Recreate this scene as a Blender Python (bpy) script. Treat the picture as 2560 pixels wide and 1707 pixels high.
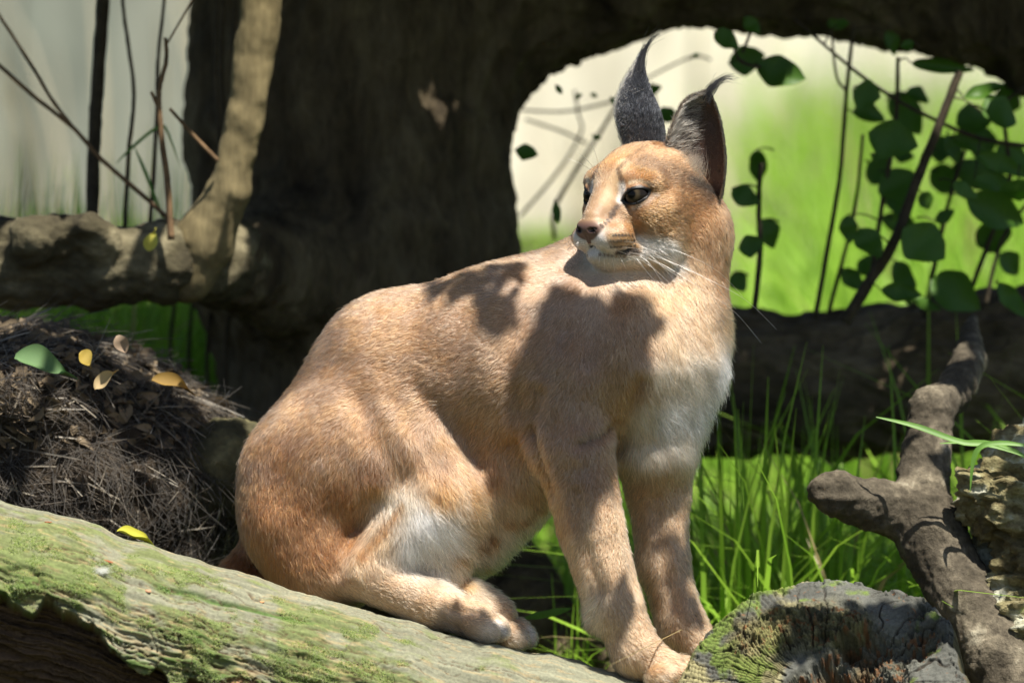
import bpy, bmesh, math, random
import numpy as np
from mathutils import Vector, Matrix
from mathutils.bvhtree import BVHTree

for _o in list(bpy.data.objects):
    bpy.data.objects.remove(_o)
scene = bpy.context.scene
C = scene.collection
rng = np.random.default_rng(11)
random.seed(5)

# ------------------------------------------------------------------ camera, sky, sun, exposure
LENS, DIST, PITCH = 200.0, 6.6, math.radians(4.0)
CAM_Z = 1.0
S = 36.0 / LENS / 2560.0 * DIST              # metres per photo pixel at the focus distance
cam_data = bpy.data.cameras.new('camera')
cam_data.lens = LENS
cam_data.sensor_width = 36.0
cam_data.clip_start = 0.1
cam_data.clip_end = 500.0
cam_data.dof.use_dof = True
cam_data.dof.focus_distance = DIST - 0.05
cam_data.dof.aperture_fstop = 3.8
cam = bpy.data.objects.new('camera', cam_data)
C.objects.link(cam)
cam.location = (0, -DIST, CAM_Z)
cam.rotation_euler = (math.pi / 2 - PITCH, 0, 0)
scene.camera = cam

SUN_DIR = np.array([0.23, -0.33, 0.91]); SUN_DIR = SUN_DIR / np.linalg.norm(SUN_DIR)   # towards the sun
elev = math.asin(SUN_DIR[2]); azim = math.atan2(SUN_DIR[0], SUN_DIR[1])
world = bpy.data.worlds.new('World')
scene.world = world
world.use_nodes = True
wn = world.node_tree.nodes
sky = wn.new('ShaderNodeTexSky')
sky.sky_type = 'NISHITA'
sky.sun_disc = False
sky.sun_elevation = elev
sky.sun_rotation = azim
wn['Background'].inputs['Strength'].default_value = 0.055
world.node_tree.links.new(sky.outputs[0], wn['Background'].inputs['Color'])
sun_data = bpy.data.lights.new('sun', 'SUN')
sun_data.energy = 5.0
sun_data.angle = math.radians(0.53)
sun_data.color = (1.0, 0.94, 0.84)
sun = bpy.data.objects.new('sun', sun_data)
C.objects.link(sun)
sun.location = (3, -3, 8)
sun.rotation_euler = Vector(SUN_DIR).to_track_quat('Z', 'Y').to_euler()
scene.view_settings.view_transform = 'Standard'
scene.view_settings.look = 'None'
scene.view_settings.gamma = 1.0
scene.view_settings.use_curve_mapping = False
scene.view_settings.exposure = 0.95
scene.render.engine = 'CYCLES'
scene.cycles.use_denoising = True
scene.cycles.max_bounces = 10
scene.cycles.transparent_max_bounces = 12
scene.cycles_curves.shape = 'RIBBONS'
scene.cycles_curves.subdivisions = 2

# ------------------------------------------------------------------ places: photo pixel + depth behind the focus plane -> world
CP, SP = math.cos(PITCH), math.sin(PITCH)
def c2w(p):
    """p[...,3] = (u px, depth px, -v px) around the focus plane -> world metres."""
    p = np.asarray(p, float)
    y = DIST + p[..., 1] * S
    k = S * y / DIST
    x = (p[..., 0] - 1280.0) * k
    z = (p[..., 2] + 853.5) * k
    return np.stack([x, y * CP + z * SP - DIST, z * CP - y * SP + CAM_Z], -1)
def P(u, v, m=0.0):
    """photo pixel at m metres behind the focus plane -> world point"""
    return c2w((u, m / S, -v))
def dirw(d):
    """direction in (u, depth, up) pixel axes -> world direction"""
    d = np.asarray(d, float)
    return np.stack([d[..., 0], d[..., 1] * CP + d[..., 2] * SP, d[..., 2] * CP - d[..., 1] * SP], -1)

# ------------------------------------------------------------------ mesh helpers
def link(name, data, parent=None, mat=None):
    o = bpy.data.objects.new(name, data)
    C.objects.link(o)
    if parent is not None:
        o.parent = parent
    if mat is not None:
        data.materials.append(mat)
    return o
def np_mesh(name, V, F, smooth=True):
    """F: (n,3) or (n,4) int array, or a list of such arrays"""
    Fs = F if isinstance(F, list) else [F]
    Fs = [np.asarray(f, np.int32) for f in Fs if len(f)]
    me = bpy.data.meshes.new(name)
    V = np.asarray(V, np.float32)
    me.vertices.add(len(V)); me.vertices.foreach_set('co', V.ravel())
    idx = np.concatenate([f.ravel() for f in Fs])
    tot = np.concatenate([np.full(len(f), f.shape[1], np.int32) for f in Fs])
    st = np.concatenate([[0], np.cumsum(tot)[:-1]]).astype(np.int32)
    me.loops.add(len(idx)); me.loops.foreach_set('vertex_index', idx)
    me.polygons.add(len(tot)); me.polygons.foreach_set('loop_start', st)
    if smooth:
        me.polygons.foreach_set('use_smooth', np.ones(len(tot), bool))
    me.update(calc_edges=True)
    me.validate()
    return me
def set_col(me, col, name='col'):
    a = me.color_attributes.new(name, 'FLOAT_COLOR', 'POINT')
    c = np.ones((len(me.vertices), 4), np.float32); c[:, :3] = col
    a.data.foreach_set('color', c.ravel())
def tag(o, label=None, cat=None, group=None, kind=None):
    if label: o['label'] = label
    if cat: o['category'] = cat
    if group: o['group'] = group
    if kind: o['kind'] = kind
    return o
def empty(name, loc=(0, 0, 0)):
    o = bpy.data.objects.new(name, None)
    C.objects.link(o)
    o.location = loc
    o.empty_display_size = 0.05
    return o
def own(o, root):
    """make o a part of root, keeping it where it stands"""
    o.parent = root
    o.matrix_parent_inverse = Matrix.Translation(root.location).inverted()
    return o
def srgb(r, g, b):
    f = lambda c: ((c / 255 + 0.055) / 1.055) ** 2.4 if c / 255 > 0.04045 else c / 255 / 12.92
    return np.array([f(r), f(g), f(b)])

# value noise on points, fbm
_perm = np.random.default_rng(3).random(1 << 16).astype(np.float32)
def vnoise(p):
    p = np.asarray(p, np.float64)
    i = np.floor(p).astype(np.int64); f = p - i
    f = f * f * (3 - 2 * f)
    def h(ix, iy, iz):
        return _perm[((ix * 73856093) ^ (iy * 19349663) ^ (iz * 83492791)) & 0xFFFF]
    r = 0
    for dx in (0, 1):
        wx = f[..., 0] if dx else 1 - f[..., 0]
        for dy in (0, 1):
            wy = f[..., 1] if dy else 1 - f[..., 1]
            for dz in (0, 1):
                wz = f[..., 2] if dz else 1 - f[..., 2]
                r = r + wx * wy * wz * h(i[..., 0] + dx, i[..., 1] + dy, i[..., 2] + dz)
    return r * 2 - 1
def fbm(p, octs=4, gain=0.5, lac=2.03):
    p = np.asarray(p, float); r = 0; a = 1.0
    for k in range(octs):
        r = r + a * vnoise(p + 17.3 * k); p = p * lac; a *= gain
    return r
def smooth01(x, a, b):
    t = np.clip((x - a) / (b - a), 0, 1)
    return t * t * (3 - 2 * t)

# signed distance shapes
def rcone(p, a, b, r1, r2):
    a = np.asarray(a, np.float32); b = np.asarray(b, np.float32); ab = b - a
    t = np.clip(((p - a) @ ab) / max(float(ab @ ab), 1e-9), 0, 1)
    q = p - a - t[..., None] * ab
    return np.sqrt((q * q).sum(-1)) - (r1 + (r2 - r1) * t)
def ellip(p, c, A, r):
    q = (p - np.asarray(c, np.float32)) @ np.asarray(A, np.float32).T
    r = np.asarray(r, np.float32)
    k0 = np.sqrt(((q / r) ** 2).sum(-1)); k1 = np.sqrt(((q / (r * r)) ** 2).sum(-1)) + 1e-9
    return k0 * (k0 - 1) / k1
def smin(a, b, k):
    h = np.clip(0.5 + 0.5 * (b - a) / k, 0, 1)
    return b + (a - b) * h - k * h * (1 - h)
def smax(a, b, k):
    return -smin(-a, -b, k)
def surface_nets(f, lo, step):
    """f: 3-d array of distances; returns vertices (world of the grid) and quads, outward facing"""
    s = f < 0
    nx, ny, nz = f.shape
    cnt = np.zeros((nx - 1, ny - 1, nz - 1), np.float32); acc = np.zeros((nx - 1, ny - 1, nz - 1, 3), np.float32)
    corners = [(i, j, k) for i in (0, 1) for j in (0, 1) for k in (0, 1)]
    def sl(c): return tuple(slice(c[d], c[d] + f.shape[d] - 1) for d in range(3))
    for c in corners:
        for d in range(3):
            if c[d] == 0:
                e = list(c); e[d] = 1
                fa, fb = f[sl(c)], f[sl(e)]
                m = (fa < 0) != (fb < 0)
                t = np.where(m, fa / np.where(m, fa - fb, 1), 0)
                pos = [np.full(fa.shape, c[0], np.float32), np.full(fa.shape, c[1], np.float32), np.full(fa.shape, c[2], np.float32)]
                pos[d] = pos[d] + t
                cnt += m
                for q in range(3): acc[..., q] += np.where(m, pos[q], 0)
    act = cnt > 0
    idx = np.full(act.shape, -1, np.int32); idx[act] = np.arange(act.sum())
    ii = np.argwhere(act)
    V = (ii + acc[act] / cnt[act][:, None]) * step + np.asarray(lo)
    quads = []
    for d in range(3):
        a, b = [q for q in range(3) if q != d]
        if d == 1: a, b = b, a
        c0 = [slice(1, -1)] * 3; c0[d] = slice(0, -1)
        c1 = [slice(1, -1)] * 3; c1[d] = slice(1, None)
        s0, s1 = s[tuple(c0)], s[tuple(c1)]
        for flip, m in ((False, s0 & ~s1), (True, ~s0 & s1)):
            e = np.argwhere(m)
            if not len(e): continue
            e = e + 1; e[:, d] -= 1
            def g(da, db):
                q = e.copy(); q[:, a] += da; q[:, b] += db
                return idx[q[:, 0], q[:, 1], q[:, 2]]
            q = np.stack([g(-1, -1), g(0, -1), g(0, 0), g(-1, 0)], -1)
            if flip: q = q[:, ::-1]
            quads.append(q)
    Q = np.concatenate(quads)
    Q = Q[(Q >= 0).all(1)]
    return V, Q

# node material helper
def new_mat(name):
    m = bpy.data.materials.new(name)
    m.use_nodes = True
    nt = m.node_tree
    b = nt.nodes['Principled BSDF']
    return m, nt, b
def N(nt, t, **kw):
    n = nt.nodes.new(t)
    for k, v in kw.items():
        if k.startswith('i_'):
            n.inputs[k[2:].replace('_', ' ')].default_value = v
        else:
            setattr(n, k, v)
    return n
def L(nt, a, b): nt.links.new(a, b)
def ramp(nt, stops, interp='LINEAR'):
    r = nt.nodes.new('ShaderNodeValToRGB')
    r.color_ramp.interpolation = interp
    el = r.color_ramp.elements
    while len(el) < len(stops): el.new(0.5)
    for e, (p, c) in zip(el, stops):
        e.position = p
        e.color = (*c, 1) if len(c) == 3 else c
    return r
# ================================================================== the caracal
HC = np.array([1612., -60., -482.])                   # head centre (u, depth, -v)
YAW = math.radians(43)
HF = np.array([-math.sin(YAW), -math.cos(YAW), 0.0])  # forward of the head
HS = np.array([math.cos(YAW), -math.sin(YAW), 0.0])   # its near side
HU = np.array([0., 0., 1.0])
HM = np.stack([HF, HS, HU])                           # world(px) -> head axes
def hp(f, s, t): return HC + f * HF + s * HS + t * HU
def uv(u, v, w): return np.array([u, w, -v], float)

I3 = np.eye(3)
def rot_axes(fwd, up=(0, 0, 1)):
    f = np.asarray(fwd, float); f /= np.linalg.norm(f)
    s = np.cross(f, up); s /= np.linalg.norm(s)
    return np.stack([f, s, np.cross(s, f)])

EYE_N, EYE_F = hp(103, 69, -6), hp(103, -69, -6)
EYE_R = 33.0
EYE_DIR = {}
for nm, c, sg in (('n', EYE_N, 1), ('f', EYE_F, -1)):
    d = HF * 0.83 + HS * 0.54 * sg + HU * 0.10
    EYE_DIR[nm] = d / np.linalg.norm(d)

def eye_lens(p, nm):
    """signed size of the eye slit across the gaze, distance from its middle, from the ball, and depth"""
    c = EYE_N if nm == 'n' else EYE_F
    n = EYE_DIR[nm]; sg = 1 if nm == 'n' else -1
    side = np.cross(HU, n); side /= np.linalg.norm(side); side = side * (1 if side @ HS * sg > 0 else -1)
    up = HU - n * (HU @ n); up /= np.linalg.norm(up)
    ca, sa = math.cos(math.radians(19)), math.sin(math.radians(19))
    ax, bx = side * ca + up * sa, up * ca - side * sa
    r = np.asarray(p, np.float32) - c.astype(np.float32)
    x, y, z = r @ ax.astype(np.float32), r @ bx.astype(np.float32), r @ n.astype(np.float32)
    lens = np.maximum(np.sqrt(x * x + (y + 36) ** 2) - 46.5, np.sqrt(x * x + (y - 23) ** 2) - 42)
    return lens, np.sqrt(x * x + y * y), np.sqrt((r * r).sum(-1)) - EYE_R, z

def cat_sdf(p):
    p = np.asarray(p, np.float32)
    # torso
    d = rcone(p, uv(800, 1185, 135), uv(1010, 962, 85), 188, 224)
    d = smin(d, rcone(p, uv(1010, 962, 85), uv(1260, 905, 5), 224, 232), 60)
    d = smin(d, rcone(p, uv(1260, 905, 5), uv(1520, 880, -70), 232, 205), 60)
    d = smin(d, ellip(p, uv(735, 1290, 140), I3, (135, 140, 130)), 60)      # seat
    d = smin(d, rcone(p, uv(1330, 1090, -20), uv(1160, 1310, 10), 160, 130), 70)  # belly
    d = smin(d, rcone(p, uv(1620, 925, -45), uv(1630, 1105, -50), 168, 100), 75)  # brisket
    d = smin(d, ellip(p, uv(1700, 860, -10), I3, (112, 132, 178)), 60)
    # withers and neck
    d = smin(d, rcone(p, uv(1360, 760, 10), uv(1560, 650, 0), 118, 115), 80)
    d = smin(d, rcone(p, uv(1645, 800, 25), uv(1690, 610, 35), 166, 134), 55)
    d = smin(d, ellip(p, uv(1700, 570, 10), I3, (120, 120, 120)), 50)
    # shoulder and near foreleg
    d = smin(d, ellip(p, uv(1380, 905, -135), rot_axes((0.35, -0.1, 1)), (215, 90, 118)), 50)
    d = smin(d, rcone(p, uv(1430, 930, -165), uv(1420, 1120, -190), 120, 90), 32)
    a = rcone(p, uv(1440, 1130, -195), uv(1480, 1330, -210), 90, 78)
    a = smin(a, rcone(p, uv(1475, 1310, -210), uv(1540, 1530, -222), 78, 66), 12)
    a = smin(a, rcone(p, uv(1536, 1515, -222), uv(1585, 1615, -228), 66, 57), 12)
    a = smin(a, ellip(p, uv(1372, 1115, -180), I3, (42, 50, 58)), 25)
    a = smin(a, ellip(p, uv(1492, 1545, -222), I3, (26, 26, 34)), 22)
    a = smin(a, rcone(p, uv(1595, 1640, -228), uv(1668, 1672, -235), 58, 44), 30)
    for (u, v, w) in ((1652, 1690, -285), (1694, 1684, -252), (1712, 1674, -212), (1700, 1668, -172)):
        a = smin(a, ellip(p, uv(u, v, w), I3, (40, 27, 29)), 8)
    d = smin(d, a, 40)
    # far foreleg
    b = rcone(p, uv(1640, 1050, -5), uv(1645, 1230, 8), 104, 71)
    b = smin(b, rcone(p, uv(1645, 1230, 10), uv(1658, 1410, 5), 70, 60), 25)
    b = smin(b, rcone(p, uv(1658, 1410, 5), uv(1702, 1560, 0), 60, 57), 25)
    b = smin(b, rcone(p, uv(1702, 1560, 0), uv(1765, 1630, -20), 57, 45), 25)
    for (u, v, w) in ((1790, 1640, -55), (1812, 1636, -20), (1805, 1632, 20)):
        b = smin(b, ellip(p, uv(u, v, w), I3, (36, 28, 30)), 14)
    d = smin(d, b, 62)
    # near hind leg: haunch, shank, long foot
    h = ellip(p, uv(845, 1165, -30), rot_axes((0.75, -0.25, 0.35)), (262, 150, 205))
    h = smin(h, ellip(p, uv(740, 1320, -10), I3, (132, 130, 130)), 70)
    h = smin(h, ellip(p, uv(815, 1420, -45), I3, (128, 115, 118)), 70)
    h = smin(h, ellip(p, uv(1030, 1130, -110), rot_axes((0.6, -0.25, -0.75)), (170, 85, 110)), 60)
    d = smin(d, h, 62)
    g = rcone(p, uv(1105, 1250, -135), uv(945, 1408, -140), 98, 70)
    g = smin(g, rcone(p, uv(1130, 1290, -90), uv(1090, 1430, -110), 90, 55), 50)
    g = smin(g, rcone(p, uv(915, 1440, -150), uv(1080, 1512, -185), 62, 54), 34)
    g = smin(g, rcone(p, uv(1080, 1512, -185), uv(1195, 1552, -200), 50, 47), 25)
    for (u, v, w, r) in ((1200, 1572, -240, 30), (1222, 1567, -206, 31), (1222, 1556, -170, 30)):
        g = smin(g, ellip(p, uv(u, v, w), rot_axes((0.93, -0.15, -0.33)), (r * 1.75, r, r * 1.0)), 7)
    d = smin(d, g, 44)
    # far hind foot
    e = rcone(p, uv(1120, 1480, -60), uv(1240, 1540, -90), 58, 50)
    for (u, v, w, r) in ((1275, 1586, -128, 31), (1292, 1582, -95, 32), (1288, 1574, -62, 31)):
        e = smin(e, ellip(p, uv(u, v, w), rot_axes((0.90, -0.15, -0.42)), (r * 1.7, r, r * 1.05)), 7)
    d = smin(d, e, 24)
    # tail, laid back behind the log
    t = rcone(p, uv(640, 1370, 150), uv(585, 1425, 120), 42, 30)
    t = smin(t, rcone(p, uv(585, 1425, 120), uv(700, 1475, 60), 30, 24), 20)
    d = smin(d, t, 30)
    # head
    q = (p - HC.astype(np.float32)) @ HM.T.astype(np.float32)
    def sph(f, s, t, r, dd, k):
        return smin(dd, np.sqrt(((q - np.array([f, s, t], np.float32)) ** 2).sum(-1)) - r, k)
    def el(f, s, t, rf, rs, rt):
        return ellip(q, (f, s, t), I3, (rf, rs, rt))
    hd = el(-5, 0, 22, 138, 118, 104)
    for sg in (1, -1):
        hd = smin(hd, el(25, 78 * sg, -52, 92, 62, 78), 45)                # cheek
        hd = smin(hd, rcone(q, (104, 46 * sg, 34), (72, 92 * sg, 26), 33, 36), 20)  # brow
        hd = smin(hd, rcone(q, (88, 84 * sg, -42), (40, 112 * sg, -32), 24, 26), 26)  # cheekbone
        hd = smin(hd, el(-40, 56 * sg, 20, 56, 46, 54), 36)
        hd = smin(hd, el(-80, 70 * sg, -10, 58, 50, 60), 40)               # ear base
        hd = smin(hd, rcone(q, (132, 14 * sg, -152), (15, 66 * sg, -122), 33, 62), 30)  # jaw
    hd = smin(hd, rcone(q, (98, 0, 36), (182, 0, -64), 47, 31), 30)       # bridge of the nose
    hd = smin(hd, rcone(q, (120, 0, -70), (158, 0, -100), 60, 42), 30)
    for sg in (1, -1):
        hd = smin(hd, el(156, 37 * sg, -112, 54, 43, 37), 24)             # whisker pad
        hd = smin(hd, np.sqrt(((q - np.array([195, 22 * sg, -90], np.float32)) ** 2).sum(-1)) - 17, 10)
    ch = el(148, 0, -156, 44, 40, 25)
    hd = smin(hd, ch, 9)
    hd = smin(hd, el(198, 0, -88, 25, 43, 26), 8)        # nose
    hd = smin(hd, rcone(q, (204, 0, -94), (196, 0, -122), 14, 9), 6)
    # lip line
    lip = np.minimum(rcone(q, (196, 0, -130), (122, 68, -146), 4.5, 4.5), rcone(q, (196, 0, -130), (122, -68, -146), 4.5, 4.5))
    hd = smax(hd, -lip, 6)
    hd = smax(hd, -rcone(q, (215, 0, -100), (208, 0, -132), 2.5, 3), 4)
    for sg in (1, -1):
        # nostril
        hd = smax(hd, -rcone(q, (220, 17 * sg, -94), (202, 34 * sg, -88), 6.0, 4.0), 3)
    d = smin(d, hd, 30)
    # eye openings: a lens through the lids
    for nm, c in (('n', EYE_N), ('f', EYE_F)):
        lens, rad2, ball, z = eye_lens(p, nm)
        d = smin(d, np.maximum(ball - 4, rad2 - 38), 9)                    # lids hug the ball
        d = smax(d, -np.maximum(lens, -(z - 6)), 3.5)
    return d

STEP = 8.0
def band_field(fn, lo, hi, step, blk=8, slack=1.9):
    """distance field on a grid, evaluated only in blocks the surface passes through"""
    n = np.ceil((np.asarray(hi) - lo) / step / blk).astype(int)
    cen = np.stack(np.meshgrid(*[lo[k] + (np.arange(n[k]) + 0.5) * blk * step for k in range(3)], indexing='ij'), -1)
    dc = fn(cen.reshape(-1, 3)).reshape(n)
    f = np.repeat(np.repeat(np.repeat(np.where(dc < 0, -1e3, 1e3).astype(np.float32), blk, 0), blk, 1), blk, 2)
    near = np.argwhere(np.abs(dc) < blk * step * slack)
    off = np.stack(np.meshgrid(*[np.arange(blk)] * 3, indexing='ij'), -1).reshape(-1, 3)
    for i0 in range(0, len(near), 200):
        ids = (near[i0:i0 + 200, None, :] * blk + off[None]).reshape(-1, 3)
        f[ids[:, 0], ids[:, 1], ids[:, 2]] = fn((ids * step + lo).astype(np.float32))
    return f
lo = np.array([520., -420., -1760.]); hi = np.array([1900., 400., -320.])
CV, CQ = surface_nets(band_field(cat_sdf, lo, hi, STEP), lo, STEP)
def project(V, n=2):
    K = np.array([[1, 1, 1], [1, -1, -1], [-1, 1, -1], [-1, -1, 1]], float)
    for _ in range(n):
        h = 1.2
        e = [cat_sdf(V + k * h) for k in K]
        g = sum(k[None] * x[:, None] for k, x in zip(K, e)) / (4 * h)
        V = V - (sum(e) / 4 / np.maximum((g * g).sum(-1), 0.25))[:, None] * g * 0.9
    return V
# finer faces on the head and the paws
bm = bmesh.new()
for v in CV: bm.verts.new(v)
bm.verts.ensure_lookup_table()
for q in CQ:
    try: bm.faces.new([bm.verts[i] for i in q])
    except ValueError: pass
def refine(test, cuts):
    ed = [e for e in bm.edges if test(e.verts[0].co) or test(e.verts[1].co)]
    bmesh.ops.subdivide_edges(bm, edges=ed, cuts=cuts, use_grid_fill=True)
def in_face(co):
    q = HM @ (np.array(co) - HC)
    return q[0] > 40 and q[2] > -215 and abs(q[1]) < 150
refine(in_face, 3)
bmesh.ops.triangulate(bm, faces=[f for f in bm.faces if len(f.verts) > 4])
bmesh.ops.recalc_face_normals(bm, faces=bm.faces)
bm.verts.index_update()
CV = np.array([v.co for v in bm.verts])
CF3 = np.array([[v.index for v in f.verts] for f in bm.faces if len(f.verts) == 3]).reshape(-1, 3)
CF4 = np.array([[v.index for v in f.verts] for f in bm.faces if len(f.verts) == 4]).reshape(-1, 4)
bm.free()
CV = project(CV, 2)
TRI = np.concatenate([CF3, CF4[:, [0, 1, 2]], CF4[:, [0, 2, 3]]])
_n = np.cross(CV[TRI[:, 1]] - CV[TRI[:, 0]], CV[TRI[:, 2]] - CV[TRI[:, 0]])
VN = np.zeros_like(CV)
for k in range(3): np.add.at(VN, TRI[:, k], _n)
VN /= np.linalg.norm(VN, axis=1)[:, None] + 1e-9
print('cat mesh', len(CV), len(TRI))

BVH = BVHTree.FromPolygons([tuple(v) for v in CV], [tuple(t) for t in TRI])
def hit(u, v):
    """where the photo's line of sight meets the animal, in pixel space"""
    r = BVH.ray_cast(Vector((u, -2000, -v)), Vector((0, 1, 0)))
    if r[0] is None:
        r = BVH.find_nearest(Vector((u, -100, -v)))
    return np.array(r[0])

# folds of skin and muscle: shallow furrows pressed along lines on the coat, plus a slight unevenness
FOLDS = [([(985, 1000), (1050, 1085), (1100, 1165)], 2.5, 22), ([(1050, 985), (1120, 1075), (1175, 1165)], 2, 24), ([(1335, 1080), (1352, 1150), (1380, 1225)], 9, 16),
         ([(1440, 1112), (1500, 1092), (1545, 1050)], 7, 13), ([(1300, 790), (1275, 890), (1290, 1010)], 8, 30), ([(1352, 980), (1332, 1080)], 8, 18), ([(1600, 950), (1572, 1040), (1556, 1120)], 7, 18),
         ([(1570, 715), (1500, 800), (1470, 900)], 8, 30), ([(1530, 1200), (1555, 1330), (1590, 1480)], 5, 14), ([(1440, 1230), (1460, 1350), (1500, 1470)], 5, 16), ([(1640, 1240), (1655, 1380), (1690, 1520)], 5, 13),
         ([(1180, 720), (1160, 800), (1120, 900)], 5, 40), ([(900, 1000), (940, 1090), (1000, 1180)], 6, 30), ([(760, 1010), (720, 1120), (700, 1240)], 5, 36), ([(930, 1250), (880, 1330), (850, 1420)], 7, 22),
         ([(1120, 1520), (1200, 1535)], 4, 10), ([(1480, 700), (1440, 760)], 6, 24), ([(1690, 700), (1640, 780), (1610, 860)], 6, 28)]
_mv = np.zeros(len(CV))
for pl, dp_, wd_ in FOLDS:
    pp = np.concatenate([[hit(a[0] + (b[0] - a[0]) * k / 12, a[1] + (b[1] - a[1]) * k / 12) for k in range(13)] for a, b in zip(pl[:-1], pl[1:])])
    lo_, hi_ = pp.min(0) - 3 * wd_, pp.max(0) + 3 * wd_
    ii = np.where(((CV > lo_) & (CV < hi_)).all(1))[0]
    dd = np.sqrt(((CV[ii][:, None] - pp[None]) ** 2).sum(-1)).min(1)
    _mv[ii] -= dp_ * np.exp(-(dd / wd_) ** 2) - 0.45 * dp_ * np.exp(-((dd - 2.0 * wd_) / wd_) ** 2)
_mv += np.where(((CV - HC) @ HM.T)[:, 0] > 0, 0.0, 1.0) * (CV[:, 2] > -1420) * (3.5 * fbm(CV / 75.0, 2))
CV = CV + VN * _mv[:, None]
_n = np.cross(CV[TRI[:, 1]] - CV[TRI[:, 0]], CV[TRI[:, 2]] - CV[TRI[:, 0]])
VN = np.zeros_like(CV)
for k in range(3): np.add.at(VN, TRI[:, k], _n)
VN /= np.linalg.norm(VN, axis=1)[:, None] + 1e-9
BVH = BVHTree.FromPolygons([tuple(v) for v in CV], [tuple(t) for t in TRI])
# ------------------------------------------------------------------ coat: growth, length and colour
TAN, RUST, GREYTAN = (0.51, 0.32, 0.175), (0.40, 0.21, 0.082), (0.45, 0.295, 0.18)
PALE, CREAM, WHITE = (0.63, 0.45, 0.285), (0.83, 0.71, 0.56), (0.99, 0.97, 0.93)
DEEP = (0.32, 0.16, 0.06)  # rufous lower haunch, darkened further for the shade that falls there
ORANGE, BROWN, DARK, BLACK = (0.53, 0.29, 0.12), (0.30, 0.19, 0.10), (0.06, 0.045, 0.035), (0.012, 0.012, 0.014)
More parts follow.
